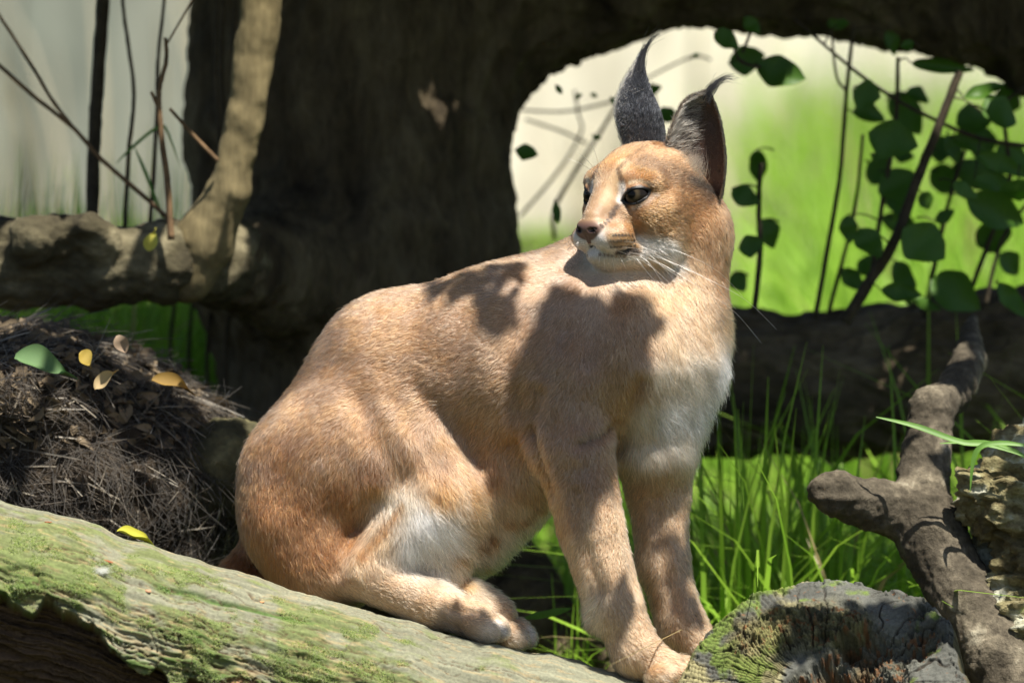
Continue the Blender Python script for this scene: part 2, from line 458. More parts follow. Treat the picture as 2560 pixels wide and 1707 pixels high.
# photo position, growth direction on the photo, length px, lift, colour
GUIDES = [
 # back and flank
 (1400, 640, -20, 3, 17, .30, GREYTAN), (1300, 680, -20, 4, 17, .30, TAN), (1180, 690, -20, 5, 17, .30, TAN), (1060, 710, -20, 9, 17, .30, TAN),
 (950, 770, -20, 13, 18, .30, TAN), (860, 840, -18, 15, 19, .30, TAN), (760, 930, -15, 18, 20, .30, TAN), (680, 1020, -10, 20, 21, .28, TAN),
 (1200, 800, -20, 6, 18, .25, TAN), (1060, 860, -20, 8, 18, .25, TAN), (940, 930, -20, 9, 18, .25, TAN), (830, 1010, -18, 12, 20, .25, TAN),
 (1250, 950, -18, 12, 20, .25, TAN), (1120, 960, -19, 9, 20, .25, TAN), (1000, 1010, -18, 12, 20, .25, TAN), (1180, 1080, -12, 18, 24, .25, TAN),
 (1280, 1100, -8, 20, 26, .28, ORANGE), (1220, 1180, 0, 22, 30, .28, ORANGE), (1330, 1020, -8, 20, 22, .25, GREYTAN),
 # haunch
 (640, 1130, -3, 20, 24, .25, RUST), (720, 1150, -6, 20, 23, .22, RUST), (830, 1130, -9, 18, 22, .22, TAN), (920, 1090, -8, 20, 22, .22, TAN),
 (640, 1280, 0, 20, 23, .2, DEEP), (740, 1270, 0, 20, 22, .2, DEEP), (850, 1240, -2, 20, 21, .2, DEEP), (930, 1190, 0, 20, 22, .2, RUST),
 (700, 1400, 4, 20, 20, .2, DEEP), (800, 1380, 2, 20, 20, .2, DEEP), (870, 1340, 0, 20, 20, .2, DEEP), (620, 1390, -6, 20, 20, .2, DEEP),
 (1010, 1150, 4, 20, 28, .25, TAN), (1090, 1130, 6, 20, 30, .28, TAN), (1100, 1230, 8, 20, 38, .3, ORANGE),
 # pale front of the shank and belly
 (1000, 1260, 6, 20, 40, .34, CREAM), (1060, 1290, 9, 20, 46, .35, WHITE), (960, 1340, -4, 20, 30, .3, PALE), (1040, 1370, 2, 20, 44, .35, WHITE),
 (1110, 1330, 14, 18, 54, .38, WHITE), (1160, 1400, 16, 16, 46, .38, CREAM), (1080, 1430, 8, 18, 36, .3, CREAM), (900, 1420, 0, 20, 24, .25, PALE),
 (1180, 1290, 12, 18, 40, .32, PALE), (1260, 1260, 8, 20, 36, .32, PALE), (1340, 1220, 4, 20, 32, .3, PALE), (1260, 1350, 10, 18, 40, .4, CREAM), (1350, 1280, 8, 20, 36, .4, CREAM),
 # hind feet
 (880, 1450, 18, 10, 14, .2, PALE), (960, 1470, 20, 6, 12, .2, PALE), (1060, 1510, 20, 7, 12, .2, PALE), (1160, 1545, 20, 7, 12, .22, PALE), (1240, 1575, 18, 10, 12, .25, CREAM),
 (1200, 1520, 20, 8, 12, .2, PALE), (1290, 1560, 20, 10, 12, .2, PALE), (1315, 1590, 16, 12, 12, .25, CREAM),
 # shoulder and near arm
 (1420, 720, -16, 14, 18, .25, GREYTAN), (1330, 830, -14, 16, 19, .25, GREYTAN), (1420, 850, -8, 20, 19, .22, GREYTAN), (1360, 950, -8, 20, 20, .22, GREYTAN),
 (1450, 960, -3, 20, 20, .2, GREYTAN), (1520, 900, 0, 20, 22, .22, GREYTAN), (1400, 1080, -4, 20, 19, .22, TAN), (1480, 1090, 0, 20, 18, .2, GREYTAN), (1530, 1050, 6, 20, 22, .22, TAN),
 (1380, 1180, -4, 20, 19, .25, TAN), (1460, 1200, -1, 20, 16, .3, GREYTAN), (1530, 1180, 2, 20, 16, .3, TAN),
 (1420, 1300, -3, 20, 18, .26, TAN), (1480, 1320, -2, 20, 16, .3, PALE), (1545, 1310, 1, 20, 16, .3, PALE),
 (1440, 1420, -8, 18, 22, .3, PALE), (1520, 1440, 0, 20, 16, .3, PALE), (1580, 1440, 3, 20, 16, .3, PALE),
 (1475, 1520, -12, 18, 26, .36, CREAM), (1540, 1540, 4, 20, 16, .3, PALE), (1600, 1540, 7, 18, 16, .3, PALE),
 (1570, 1640, 8, 18, 16, .3, PALE), (1640, 1640, 18, 8, 16, .3, PALE), (1690, 1665, 18, 9, 16, .3, PALE),
 # far leg
 (1600, 1230, -2, 20, 16, .3, PALE), (1680, 1230, 3, 20, 16, .3, PALE), (1615, 1350, -3, 20, 16, .3, PALE), (1690, 1350, 2, 20, 16, .3, PALE),
 (1630, 1470, -4, 20, 16, .3, PALE), (1705, 1470, 3, 20, 16, .3, PALE), (1660, 1560, 0, 20, 16, .3, PALE), (1730, 1570, 10, 18, 16, .3, PALE),
 # neck and chest
 (1560, 760, -4, 20, 22, .22, GREYTAN), (1640, 740, 2, 20, 26, .24, PALE), (1720, 720, 4, 20, 28, .24, PALE), (1800, 700, 5, 20, 24, .28, TAN),
 (1590, 850, 0, 20, 24, .22, GREYTAN), (1680, 840, 4, 20, 30, .24, PALE), (1760, 820, 7, 20, 32, .28, PALE), (1815, 800, 10, 20, 30, .35, PALE),
 (1590, 960, 3, 20, 26, .24, GREYTAN), (1660, 940, 6, 20, 36, .28, CREAM), (1740, 930, 10, 18, 44, .34, CREAM), (1800, 930, 15, 16, 48, .42, WHITE),
 (1600, 1060, 4, 20, 36, .24, CREAM), (1670, 1040, 10, 18, 48, .34, WHITE), (1750, 1030, 15, 16, 50, .42, WHITE), (1620, 1130, 4, 20, 46, .24, CREAM), (1700, 1110, 8, 20, 46, .28, CREAM), (1650, 1180, 3, 20, 34, .22, PALE),
 (1830, 620, 4, 20, 20, .28, TAN), (1780, 600, 4, 20, 18, .22, TAN), (1740, 660, 4, 20, 24, .24, PALE),
 # head
 (1480, 540, 5, -16, 5, .22, PALE), (1500, 500, 6, -18, 6, .22, PALE), (1525, 450, 8, -18, 8, .24, PALE), (1545, 405, 12, -16, 10, .26, ORANGE), (1590, 370, 18, -10, 11, .3, TAN), (1650, 360, 20, -4, 11, .3, TAN),
 (1480, 420, 0, -20, 9, .3, ORANGE), (1610, 430, 16, -10, 10, .26, ORANGE), (1680, 420, 20, -2, 12, .26, TAN), (1560, 445, 4, -18, 8, .25, TAN),
 (1640, 470, 20, -2, 10, .22, TAN), (1600, 540, 19, 5, 9, .22, TAN), (1570, 560, 19, 5, 8, .22, TAN), (1530, 560, 14, 10, 7, .22, TAN), (1680, 520, 20, 3, 12, .22, TAN), (1750, 500, 18, 9, 14, .22, TAN),
 (1660, 580, 18, 9, 14, .22, TAN), (1730, 580, 14, 15, 16, .22, TAN), (1800, 540, 8, 18, 16, .24, TAN), (1650, 630, 17, 11, 15, .2, CREAM), (1710, 640, 13, 16, 17, .2, PALE),
 (1500, 600, 10, 12, 6, .25, WHITE), (1550, 600, 16, 8, 7, .25, TAN), (1580, 640, 17, 6, 8, .2, CREAM), (1480, 640, 4, 16, 6, .25, CREAM), (1530, 655, 10, 14, 7, .22, CREAM), (1590, 655, 16, 8, 9, .2, CREAM),
 (1455, 560, 0, -14, 5, .25, PALE), (1470, 610, 0, 14, 6, .25, WHITE),
]
GP = np.array([hit(g[0], g[1]) for g in GUIDES])
GD = np.array([hit(g[0] + g[2] * 0.4, g[1] + g[3] * 0.4) - hit(g[0] - g[2] * 0.4, g[1] - g[3] * 0.4) for g in GUIDES])
for i, g in enumerate(GUIDES):                        # keep the intended heading when the two samples straddle an edge
    d2 = np.array([g[2], 0, -g[3]], float); d2 /= np.linalg.norm(d2)
    d3 = GD[i]
    if np.linalg.norm(d3) < 1e-3 or (d3 @ d2) / (np.linalg.norm(d3) + 1e-9) < 0.55: d3 = d2
    GD[i] = d3 / np.linalg.norm(d3)
GL = np.array([g[4] for g in GUIDES], float); GLIFT = np.array([g[5] for g in GUIDES]); GC = np.array([g[6] for g in GUIDES])
# far half of the head mirrors the near half
_q = (GP - HC) @ HM.T
_m = np.array([g[0] > 1440 and g[1] < 668 for g in GUIDES]) & (_q[:, 1] > 5) & (_q[:, 0] > -120)
_mp = _q[_m].copy(); _mp[:, 1] *= -1
_md = (GD[_m] @ HM.T); _md[:, 1] *= -1
GP = np.concatenate([GP, _mp @ HM + HC]); GD = np.concatenate([GD, _md @ HM])
GL = np.concatenate([GL, GL[_m]]); GLIFT = np.concatenate([GLIFT, GLIFT[_m]]); GC = np.concatenate([GC, GC[_m]])

# markings: photo polyline, radius px, softness px, colour, strength, mirrored on the head
W2 = (0.95, 0.92, 0.87)
MARKS = [
 ([(1470, 640), (1530, 650), (1600, 640), (1650, 620), (1690, 660)], 20, 26, (0.80, 0.75, 0.64), 1.0, 1),      # chin and jaw
 ([(1605, 618), (1650, 625), (1690, 650)], 18, 26, W2, .8, 1),
 ([(1500, 600), (1478, 625)], 13, 12, W2, 1.0, 1), ([(1508, 612), (1530, 625)], 8, 9, W2, .9, 1),
 ([(1530, 594), (1572, 600), (1585, 620)], 15, 12, (0.52, 0.33, 0.15), .9, 1),                                  # whisker pad
 ([(1532, 588), (1580, 588)], 3.2, 3, DARK, 1, 1), ([(1526, 603), (1586, 602)], 3.2, 3, DARK, .95, 1), ([(1526, 618), (1586, 615)], 3.0, 3, DARK, .9, 1),
 ([(1545, 631), (1590, 628)], 8, 6, DARK, 1, 1), ([(1500, 636), (1530, 640), (1560, 642)], 2.5, 5, BROWN, .8, 1),
 ([(1570, 570), (1600, 565), (1612, 545)], 10, 14, (0.50, 0.27, 0.09), .5, 1),
 ([(1590, 580), (1602, 570)], 6, 10, BROWN, .7, 1),
 ([(1534, 536), (1520, 552), (1506, 566)], 4, 5, (0.12, 0.08, 0.05), .9, 1),                                                             # line from the eye to the nose
 ([(1556, 500), (1540, 520), (1528, 535)], 4, 7, (0.16, 0.12, 0.10), .85, 1),
 ([(1560, 498), (1566, 512)], 7, 6, (0.05, 0.04, 0.04), 1, 1), ([(1570, 474), (1600, 466), (1628, 474)], 4, 4, (0.05, 0.04, 0.035), .9, 1),
 ([(1549, 500), (1556, 478), (1552, 462)], 8, 8, W2, 1.0, 1),                                                   # pale bar inside the eye
 ([(1583, 521), (1610, 508), (1634, 488)], 5, 5, W2, 1.0, 1),                                                   # pale line below the eye
 ([(1575, 457), (1600, 452), (1625, 461)], 3.5, 5, (0.80, 0.70, 0.52), .8, 1),
 ([(1515, 500), (1535, 450), (1560, 410)], 12, 16, (0.80, 0.62, 0.40), .8, 0),                                   # pale blaze
 ([(1545, 425), (1553, 452)], 5, 6, (0.16, 0.10, 0.06), .8, 1), ([(1555, 415), (1575, 392), (1605, 372)], 5, 9, (0.18, 0.11, 0.06), .6, 1),
 ([(1580, 420), (1615, 436)], 10, 12, (0.58, 0.32, 0.11), .7, 1),
 ([(1615, 408), (1660, 425), (1710, 445), (1760, 465), (1800, 480)], 24, 30, (0.24, 0.16, 0.10), .85, 1),                                   # dark fur below the ear
 ([(1735, 455), (1770, 470), (1805, 485)], 13, 16, (0.07, 0.06, 0.05), .85, 1),
 ([(1640, 500), (1690, 510), (1750, 530)], 34, 50, (0.44, 0.25, 0.11), .7, 1), ([(1600, 545), (1660, 560)], 24, 34, (0.48, 0.28, 0.12), .6, 1),
 # shade of the creases painted into the coat, and spots
 ([(1000, 1255), (965, 1310), (905, 1385)], 6, 14, (0.30, 0.15, 0.05), .8, 0),
 ([(1170, 1200), (1180, 1260)], 7, 12, (0.55, 0.28, 0.09), .6, 0), ([(1280, 1230), (1310, 1215)], 8, 10, ORANGE, .7, 0),
 ([(1220, 1330), (1232, 1342)], 7, 8, (0.22, 0.11, 0.04), 1, 0), ([(1192, 1355), (1205, 1360)], 7, 8, (0.22, 0.11, 0.04), 1, 0), ([(1130, 1385), (1160, 1388)], 6, 8, (0.32, 0.17, 0.06), 1, 0),
 ([(1300, 1295), (1325, 1285)], 6, 8, (0.30, 0.15, 0.055), 1, 0), ([(1335, 1265), (1365, 1258)], 5, 7, (0.28, 0.14, 0.05), 1, 0), ([(1260, 1300), (1280, 1296)], 6, 8, (0.32, 0.16, 0.06), 1, 0),
 ([(1150, 1440), (1160, 1460)], 12, 14, (0.60, 0.36, 0.16), .8, 0), ([(1205, 1405), (1212, 1420)], 8, 10, (0.60, 0.36, 0.16), .7, 0), ([(1310, 1240), (1340, 1232)], 5, 7, (0.42, 0.22, 0.09), .8, 0),
 ([(1345, 1120), (1360, 1180), (1380, 1260), (1400, 1330)], 9, 16, (0.62, 0.37, 0.17), .7, 0),
 ([(1010, 1120), (1060, 1180)], 6, 16, (0.52, 0.27, 0.10), .5, 0), ([(1455, 1110), (1500, 1090), (1530, 1060)], 5, 12, (0.20, 0.13, 0.08), .6, 0),
 ([(1540, 1090), (1560, 1000), (1600, 930)], 10, 20, (0.62, 0.40, 0.20), .5, 0),
 ([(1240, 1560), (1262, 1580)], 10, 12, W2, .8, 0), ([(1325, 1570), (1335, 1600)], 9, 10, W2, .8, 0), ([(1110, 1500), (1150, 1515)], 10, 16, (0.50, 0.30, 0.15), .5, 0),
 ([(1640, 1480), (1650, 1520)], 8, 12, (0.45, 0.26, 0.12), .6, 0),
]
MK = []
for pts, r, sf, c, st, mir in MARKS:
    poly = []
    for a, b in zip(pts[:-1], pts[1:]):
        n = max(2, int(math.hypot(b[0] - a[0], b[1] - a[1]) / 8))
        poly += [hit(a[0] + (b[0] - a[0]) * k / n, a[1] + (b[1] - a[1]) * k / n) for k in range(n + 1)]
    poly = np.array(poly)
    MK.append((poly, r, sf, np.array(c), st))
    if mir:
        q = (poly - HC) @ HM.T; q[:, 1] *= -1
        MK.append((q @ HM + HC, r, sf, np.array(c), st))
NOSE_C = (0.13, 0.07, 0.055)
def head_local(p): return (p - HC) @ HM.T
def nose_mask(p):
    q = head_local(p)
    a = np.sqrt(((q[:, 0] - 204) / 21) ** 2 + (q[:, 1] / 43) ** 2 + ((q[:, 2] + 92) / 27) ** 2)
    b = np.sqrt(((q[:, 0] - 202) / 15) ** 2 + (q[:, 1] / 9) ** 2 + ((q[:, 2] + 112) / 18) ** 2)
    return np.minimum(a, b)
def groom(p):
    """growth direction, length, lift and colour at points of the coat"""
    D = np.empty_like(p); Ln = np.empty(len(p)); Lf = np.empty(len(p)); Co = np.empty_like(p)
    for i in range(0, len(p), 20000):
        q = p[i:i + 20000]
        d2 = ((q[:, None, :] - GP[None]) ** 2).sum(-1) + 60.0
        w = d2 ** -1.7; w /= w.sum(1, keepdims=True)
        wc = d2 ** -1.5; wc /= wc.sum(1, keepdims=True)
        D[i:i + 20000] = w @ GD; Ln[i:i + 20000] = w @ GL; Lf[i:i + 20000] = w @ GLIFT; Co[i:i + 20000] = wc @ GC
    for poly, r, sf, c, st in MK:
        lo_, hi_ = poly.min(0) - r - sf, poly.max(0) + r + sf
        m = np.where(((p > lo_) & (p < hi_)).all(1))[0]
        if not len(m): continue
        d = np.sqrt(((p[m][:, None] - poly[None]) ** 2).sum(-1)).min(1)
        a = (1 - smooth01(d, r * 0.6, r + sf)) * st
        Co[m] = Co[m] * (1 - a[:, None]) + c * a[:, None]
    for nm, e in (('n', EYE_N), ('f', EYE_F)):
        lens, r2, ball, z = eye_lens(p, nm)
        a = (1 - smooth01(lens, 6.0, 9.5)) * (z > 0) * (ball < 30)
        Co = Co * (1 - a[:, None]) + np.array([0.012, 0.010, 0.010]) * a[:, None]
        Ln = Ln * np.where((z > 0) & (ball < 30), 0.3 + 0.7 * smooth01(lens, 2, 20), 1.0)
    return D, Ln, Lf, Co ** 1.27 * np.array([0.80, 0.75, 0.73])

cat = empty('caracal', P(1300, 1600, 0.0))
tag(cat, 'tawny caracal with black tufted ears sitting on the mossy log, looking back over its shoulder', 'caracal')

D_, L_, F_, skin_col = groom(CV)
nm_ = nose_mask(CV)
skin_col = skin_col * 0.8
a_ = 1 - smooth01(nm_, 0.92, 1.10)
skin_col = skin_col * (1 - a_[:, None]) + np.array(NOSE_C) * a_[:, None]
q_ = head_local(CV)
nost = np.minimum(*[np.sqrt(((q_ - np.array([212, 24 * s_, -92])) ** 2).sum(1)) for s_ in (1, -1)])
skin_col *= (1 - 0.9 * (1 - smooth01(nost, 6, 12)))[:, None]
body_me = np_mesh('body', c2w(CV) - np.array(cat.location), [CF3, CF4])
set_col(body_me, skin_col)
sm, nt, bs = new_mat('caracal_skin')
at = N(nt, 'ShaderNodeVertexColor', layer_name='col')
L(nt, at.outputs['Color'], bs.inputs['Base Color'])
nz = N(nt, 'ShaderNodeTexNoise', i_Scale=900.0, i_Detail=3.0)
bp = N(nt, 'ShaderNodeBump', i_Strength=0.35, i_Distance=0.0008)
L(nt, nz.outputs[0], bp.inputs['Height']); L(nt, bp.outputs[0], bs.inputs['Normal'])
bs.inputs['Roughness'].default_value = 0.42
link('body', body_me, cat, sm)

def sample_tris(V, T, n, wt=None):
    e = np.cross(V[T[:, 1]] - V[T[:, 0]], V[T[:, 2]] - V[T[:, 0]])
    ar = np.linalg.norm(e, axis=1) * 0.5
    if wt is not None: ar = ar * wt
    k = rng.choice(len(T), n, p=ar / ar.sum())
    r1 = np.sqrt(rng.random(n)); r2 = rng.random(n)
    b = np.stack([1 - r1, r1 * (1 - r2), r1 * r2], -1)
    return k, (V[T[k]] * b[..., None]).sum(1), b
def hair_object(name, pts, rad, col, parent, mat):
    """pts (n,k,3) pixel space; rad (n,k) px; col (n,3)"""
    n, k = pts.shape[:2]
    hc = bpy.data.hair_curves.new(name)
    hc.add_curves([k] * n)
    w = c2w(pts.reshape(-1, 3)) - np.array(parent.location)
    hc.attributes['position'].data.foreach_set('vector', w.astype(np.float32).ravel())
    ra = hc.attributes.get('radius') or hc.attributes.new('radius', 'FLOAT', 'POINT')
    ra.data.foreach_set('value', (rad.ravel() * S).astype(np.float32))
    ca = hc.attributes.new('fcol', 'FLOAT_COLOR', 'CURVE')
    cc = np.ones((n, 4), np.float32); cc[:, :3] = np.clip(col, 0.003, 0.93)
    ca.data.foreach_set('color', cc.ravel())
    return link(name, hc, parent, mat)
def hair_mat(name, rough=0.5):
    m, nt, b = new_mat(name)
    nt.nodes.remove(b)
    at = N(nt, 'ShaderNodeAttribute', attribute_name='fcol')
    h = N(nt, 'ShaderNodeBsdfHairPrincipled')
    h.model = 'CHIANG'; h.parametrization = 'COLOR'
    L(nt, at.outputs['Color'], h.inputs['Color'])
    h.inputs['Roughness'].default_value = rough
    h.inputs['Radial Roughness'].default_value = 0.75
    h.inputs['Coat'].default_value = 0.0
    h.inputs['Random Roughness'].default_value = 0.2
    L(nt, h.outputs[0], nt.nodes['Material Output'].inputs['Surface'])
    return m
FUR = hair_mat('caracal_fur')

def grow(p, n, T3, ln, lift, col, k=4, clump=0.35, r0=0.34, jit=0.28, taper=0.25):
    """strands from roots p with normals n combed along T3"""
    m = len(p)
    t = T3 - n * (T3 * n).sum(1, keepdims=True)
    t /= np.linalg.norm(t, axis=1, keepdims=True) + 1e-9
    s = np.cross(n, t)
    a1 = vnoise(p / 9.0 + 3.1)[:, None]; a2 = vnoise(p / 26.0 + 9.7)[:, None]
    t = t + s * (clump * (0.7 * a1 + 0.8 * a2) + jit * rng.normal(size=(m, 1))) 
    t /= np.linalg.norm(t, axis=1, keepdims=True)
    lf = np.clip(lift * (1 + 0.35 * rng.normal(size=m)) + 0.12 * vnoise(p / 7.0 + 40), 0.06, 0.8)[:, None]
    l = (ln * np.clip(1 + 0.25 * rng.normal(size=m), 0.4, 1.7))[:, None]
    out = np.empty((m, k, 3)); rad = np.empty((m, k))
    for i in range(k):
        x = i / (k - 1)
        out[:, i] = p - n * 0.8 + l * (t * x * (1 - 0.35 * lf) + n * lf * (x - 0.45 * x * x) * 1.3)
        rad[:, i] = r0 * (1 - (1 - taper) * x ** 1.5)
    return out, rad

tc = CV[TRI].mean(1); tn = np.cross(CV[TRI[:, 1]] - CV[TRI[:, 0]], CV[TRI[:, 2]] - CV[TRI[:, 0]])
tn /= np.linalg.norm(tn, axis=1)[:, None] + 1e-9
wt = np.where(tn[:, 1] > 0.45, 0.25, 1.0)
hq = head_local(tc)
wt *= np.where((hq[:, 0] > -30) & (hq[:, 2] > -190) & (tc[:, 2] > -680), 2.6, 1.0)
wt *= np.where(tc[:, 2] < -1200, 1.25, 1.0)
NF = 520000
k_, rp, bc = sample_tris(CV, TRI, NF, wt)
rn = (VN[TRI[k_]] * bc[..., None]).sum(1); rn /= np.linalg.norm(rn, axis=1, keepdims=True)
ok = nose_mask(rp) > 1.03
for e, dd in ((EYE_N, EYE_DIR['n']), (EYE_F, EYE_DIR['f'])):
    lens, r2, ball, z = eye_lens(rp, 'n' if e is EYE_N else 'f')
    ok &= ~((lens < 2.5) & (z > 0) & (ball < 30))
rp, rn = rp[ok], rn[ok]
gD, gL, gF, gC = groom(rp)
var = np.clip(1 + 0.2 * rng.normal(size=len(rp)) + 0.16 * vnoise(rp / 11.0) + 0.13 * fbm(rp / 55.0 + 5, 2), 0.5, 1.6)
gC = gC * var[:, None]
frost = np.clip(0.5 + 0.9 * fbm(rp / 32.0 + 70, 3), 0, 1)[:, None] * ((rp[:, 2] > -1200) & (rp[:, 0] < 1500))[:, None]
gC = gC * (1 - 0.28 * frost) + gC.mean(1, keepdims=True) * np.array([1.08, 0.98, 0.90]) * 0.28 * frost
lt = rng.random(len(rp)) < 0.10
gC[lt] = gC[lt] * 0.6 + np.array([0.8, 0.72, 0.6]) * 0.4 * gC[lt].max(1, keepdims=True) * 1.3
dk = rng.random(len(rp)) < 0.10
gC[dk] *= 0.6
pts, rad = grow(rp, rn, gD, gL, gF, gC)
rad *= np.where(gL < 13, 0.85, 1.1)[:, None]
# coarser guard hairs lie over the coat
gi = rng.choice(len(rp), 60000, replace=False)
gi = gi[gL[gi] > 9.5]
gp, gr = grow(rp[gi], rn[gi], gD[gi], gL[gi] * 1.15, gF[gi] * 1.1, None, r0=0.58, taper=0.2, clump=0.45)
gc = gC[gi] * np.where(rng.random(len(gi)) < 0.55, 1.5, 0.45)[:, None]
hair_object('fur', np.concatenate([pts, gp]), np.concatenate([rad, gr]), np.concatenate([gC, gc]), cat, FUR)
# ------------------------------------------------------------------ ears, tufts, eyes, whiskers
def catmull(pts, t):
    pts = np.asarray(pts, float); n = len(pts) - 1
    x = np.clip(t, 0, 1) * n; i = np.minimum(x.astype(int), n - 1); f = (x - i)[:, None]
    g = lambda k: pts[np.clip(k, 0, n)]
    p0, p1, p2, p3 = g(i - 1), g(i), g(i + 1), g(i + 2)
    return 0.5 * (2 * p1 + (p2 - p0) * f + (2 * p0 - 5 * p1 + 4 * p2 - p3) * f ** 2 + (3 * p1 - p0 - 3 * p2 + p3) * f ** 3)
EAR_C = {}
def ear_surface(Lr, Rr, back, depth, thick=5.0, nt_=40, na=25):
    """a cupped ear between two rims; returns verts, quads, triangle list, normals and the (t, angle) of each vertex"""
    t = np.linspace(0, 1, nt_)
    Lp, Rp = catmull([uv(*p) for p in Lr], t), catmull([uv(*p) for p in Rr], t)
    ph = np.linspace(0, math.pi, na)
    mid, half = (Lp + Rp) / 2, (Lp - Rp) / 2
    dp = np.interp(t, np.linspace(0, 1, len(depth)), depth)
    bk = np.asarray(back, float); bk /= np.linalg.norm(bk)
    O = mid[:, None] + half[:, None] * np.cos(ph)[None, :, None] + bk[None, None] * (dp[:, None] * np.sin(ph)[None])[..., None]
    I = mid[:, None] + half[:, None] * np.cos(ph)[None, :, None] * 0.985 + bk[None, None] * ((dp[:, None] - thick) * np.sin(ph)[None])[..., None]
    V = np.concatenate([O.reshape(-1, 3), I.reshape(-1, 3)])
    q = []
    n0 = nt_ * na
    ii, jj = np.meshgrid(np.arange(nt_ - 1), np.arange(na - 1), indexing='ij')
    a = (ii * na + jj).ravel()
    qo = np.stack([a, a + 1, a + na + 1, a + na], -1)
    qi = np.stack([a, a + na, a + na + 1, a + 1], -1) + n0
    for c in (0, na - 1):
        r = np.arange(nt_ - 1) * na + c
        q.append(np.stack([r, r + na, r + na + n0, r + n0], -1))
    Q = np.concatenate([qo, qi] + q)
    return V, Q, qo, qi, n0, na
def tri_of(q): return np.concatenate([q[:, [0, 1, 2]], q[:, [0, 2, 3]]])
def vert_normals(V, T, ref):
    n = np.cross(V[T[:, 1]] - V[T[:, 0]], V[T[:, 2]] - V[T[:, 0]])
    vn = np.zeros_like(V)
    for k in range(3): np.add.at(vn, T[:, k], n)
    vn /= np.linalg.norm(vn, axis=1)[:, None] + 1e-9
    return vn
em, nt, bs = new_mat('ear_skin')
at = N(nt, 'ShaderNodeVertexColor', layer_name='col')
L(nt, at.outputs['Color'], bs.inputs['Base Color'])
bs.inputs['Roughness'].default_value = 0.7
EARFUR = hair_mat('ear_fur', 0.45)
def make_ear(Lr, Rr, back, depth, near):
    V, Q, qo, qi, n0, na = ear_surface(Lr, Rr, back, depth)
    bk = np.asarray(back, float); bk /= np.linalg.norm(bk)
    To, Ti = tri_of(qo), tri_of(qi)
    vo = vert_normals(V, To, bk)
    mid_i = (len(V) // 2) // 2 // na * na + na // 2
    if vo[mid_i] @ bk < 0: vo = -vo; Q = Q[:, ::-1]
    vi = vert_normals(V, Ti, -bk)
    if vi[n0 + mid_i] @ bk > 0: vi = -vi
    col = np.empty((len(V), 3)); col[:n0] = (0.018, 0.018, 0.02); col[n0:] = (0.06, 0.033, 0.026)
    me = np_mesh('ear', c2w(V) - np.array(cat.location), Q); set_col(me, col)
    ear = link('ear', me, cat, em)
    axis = V[n0 - na + na // 2] - V[na // 2]; axis /= np.linalg.norm(axis)
    P_, R_, C_ = [], [], []
    # short velvet on the back
    k, p, b = sample_tris(V, To, 26000)
    n = (vo[To[k]] * b[..., None]).sum(1); n /= np.linalg.norm(n, axis=1)[:, None]
    hgt = ((p - V[na // 2]) @ axis) / 200
    c = np.array([0.010, 0.0105, 0.013]) * (1 + 0.5 * rng.random((len(p), 1)))
    sil = rng.random(len(p)) < 0.10 + 0.16 * np.exp(-((hgt - 0.45) / 0.18) ** 2)
    c[sil] = np.array([0.22, 0.23, 0.26]) * (0.4 + rng.random((sil.sum(), 1)))
    o, r = grow(p, n, np.tile(axis, (len(p), 1)), np.full(len(p), 11.0), np.full(len(p), 0.25), c, r0=0.34)
    P_.append(o); R_.append(r); C_.append(c)
    # fringe along both rims
    nt_ = n0 // na
    for cidx, cnt, cl, ln in ((0, 1500, (0.72, 0.66, 0.55) if not near else (0.12, 0.09, 0.065), 13.0), (na - 1, 900, (0.16, 0.13, 0.10), 8.0)):
        tt = rng.random(cnt) * (nt_ - 2); i = tt.astype(int); f = (tt - i)[:, None]
        rim = V[i * na + cidx] * (1 - f) + V[(i + 1) * na + cidx] * f + rng.normal(size=(cnt, 3)) * 1.8
        outw = (V[i * na + cidx] - V[i * na + na // 2]); outw -= bk * (outw @ bk)[:, None]; outw /= np.linalg.norm(outw, axis=1)[:, None]
        n = outw * 0.5 - bk * 0.7; n /= np.linalg.norm(n, axis=1)[:, None]
        l = ln * (1.2 - tt / nt_ * 0.8)
        o, r = grow(rim, n, np.tile(axis, (cnt, 1)) * 0.8 + outw * 0.4, l, np.full(cnt, 0.4), None, r0=0.32)
        P_.append(o); R_.append(r); C_.append(np.array(cl) * (0.6 + 0.7 * rng.random((cnt, 1))))
    # inside: short dark down, and long pale hairs that sweep across from the inner rim
    k, p, b = sample_tris(V, Ti, 12000)
    n = (vi[Ti[k]] * b[..., None]).sum(1); n /= np.linalg.norm(n, axis=1)[:, None]
    c = np.array([0.07, 0.045, 0.035]) * (0.6 + 0.7 * rng.random((len(p), 1)))
    o, r = grow(p, n, np.tile(axis, (len(p), 1)), np.full(len(p), 8.0), np.full(len(p), 0.2), c, r0=0.3)
    P_.append(o); R_.append(r); C_.append(c)
    cnt = 3000
    tt = rng.random(cnt) ** 1.3 * 0.86; aa = rng.random(cnt) ** 1.5 * 0.40
    i = (tt * (nt_ - 1)).astype(int); j = (aa * (na - 1)).astype(int)
    p = V[n0 + i * na + j] + rng.normal(size=(cnt, 3)) * 2.2; n = vi[n0 + i * na + j]
    across = V[n0 + i * na + na - 1] - V[n0 + i * na]; across /= np.linalg.norm(across, axis=1)[:, None] + 1e-9
    c = np.array([0.36, 0.32, 0.26]) * (0.2 + 0.9 * rng.random((cnt, 1)))
    o, r = grow(p, n, across * 0.75 + axis[None] * 0.55, 30.0 * (1.1 - 0.6 * tt), np.full(cnt, 0.28), c, r0=0.32)
    P_.append(o); R_.append(r); C_.append(c)
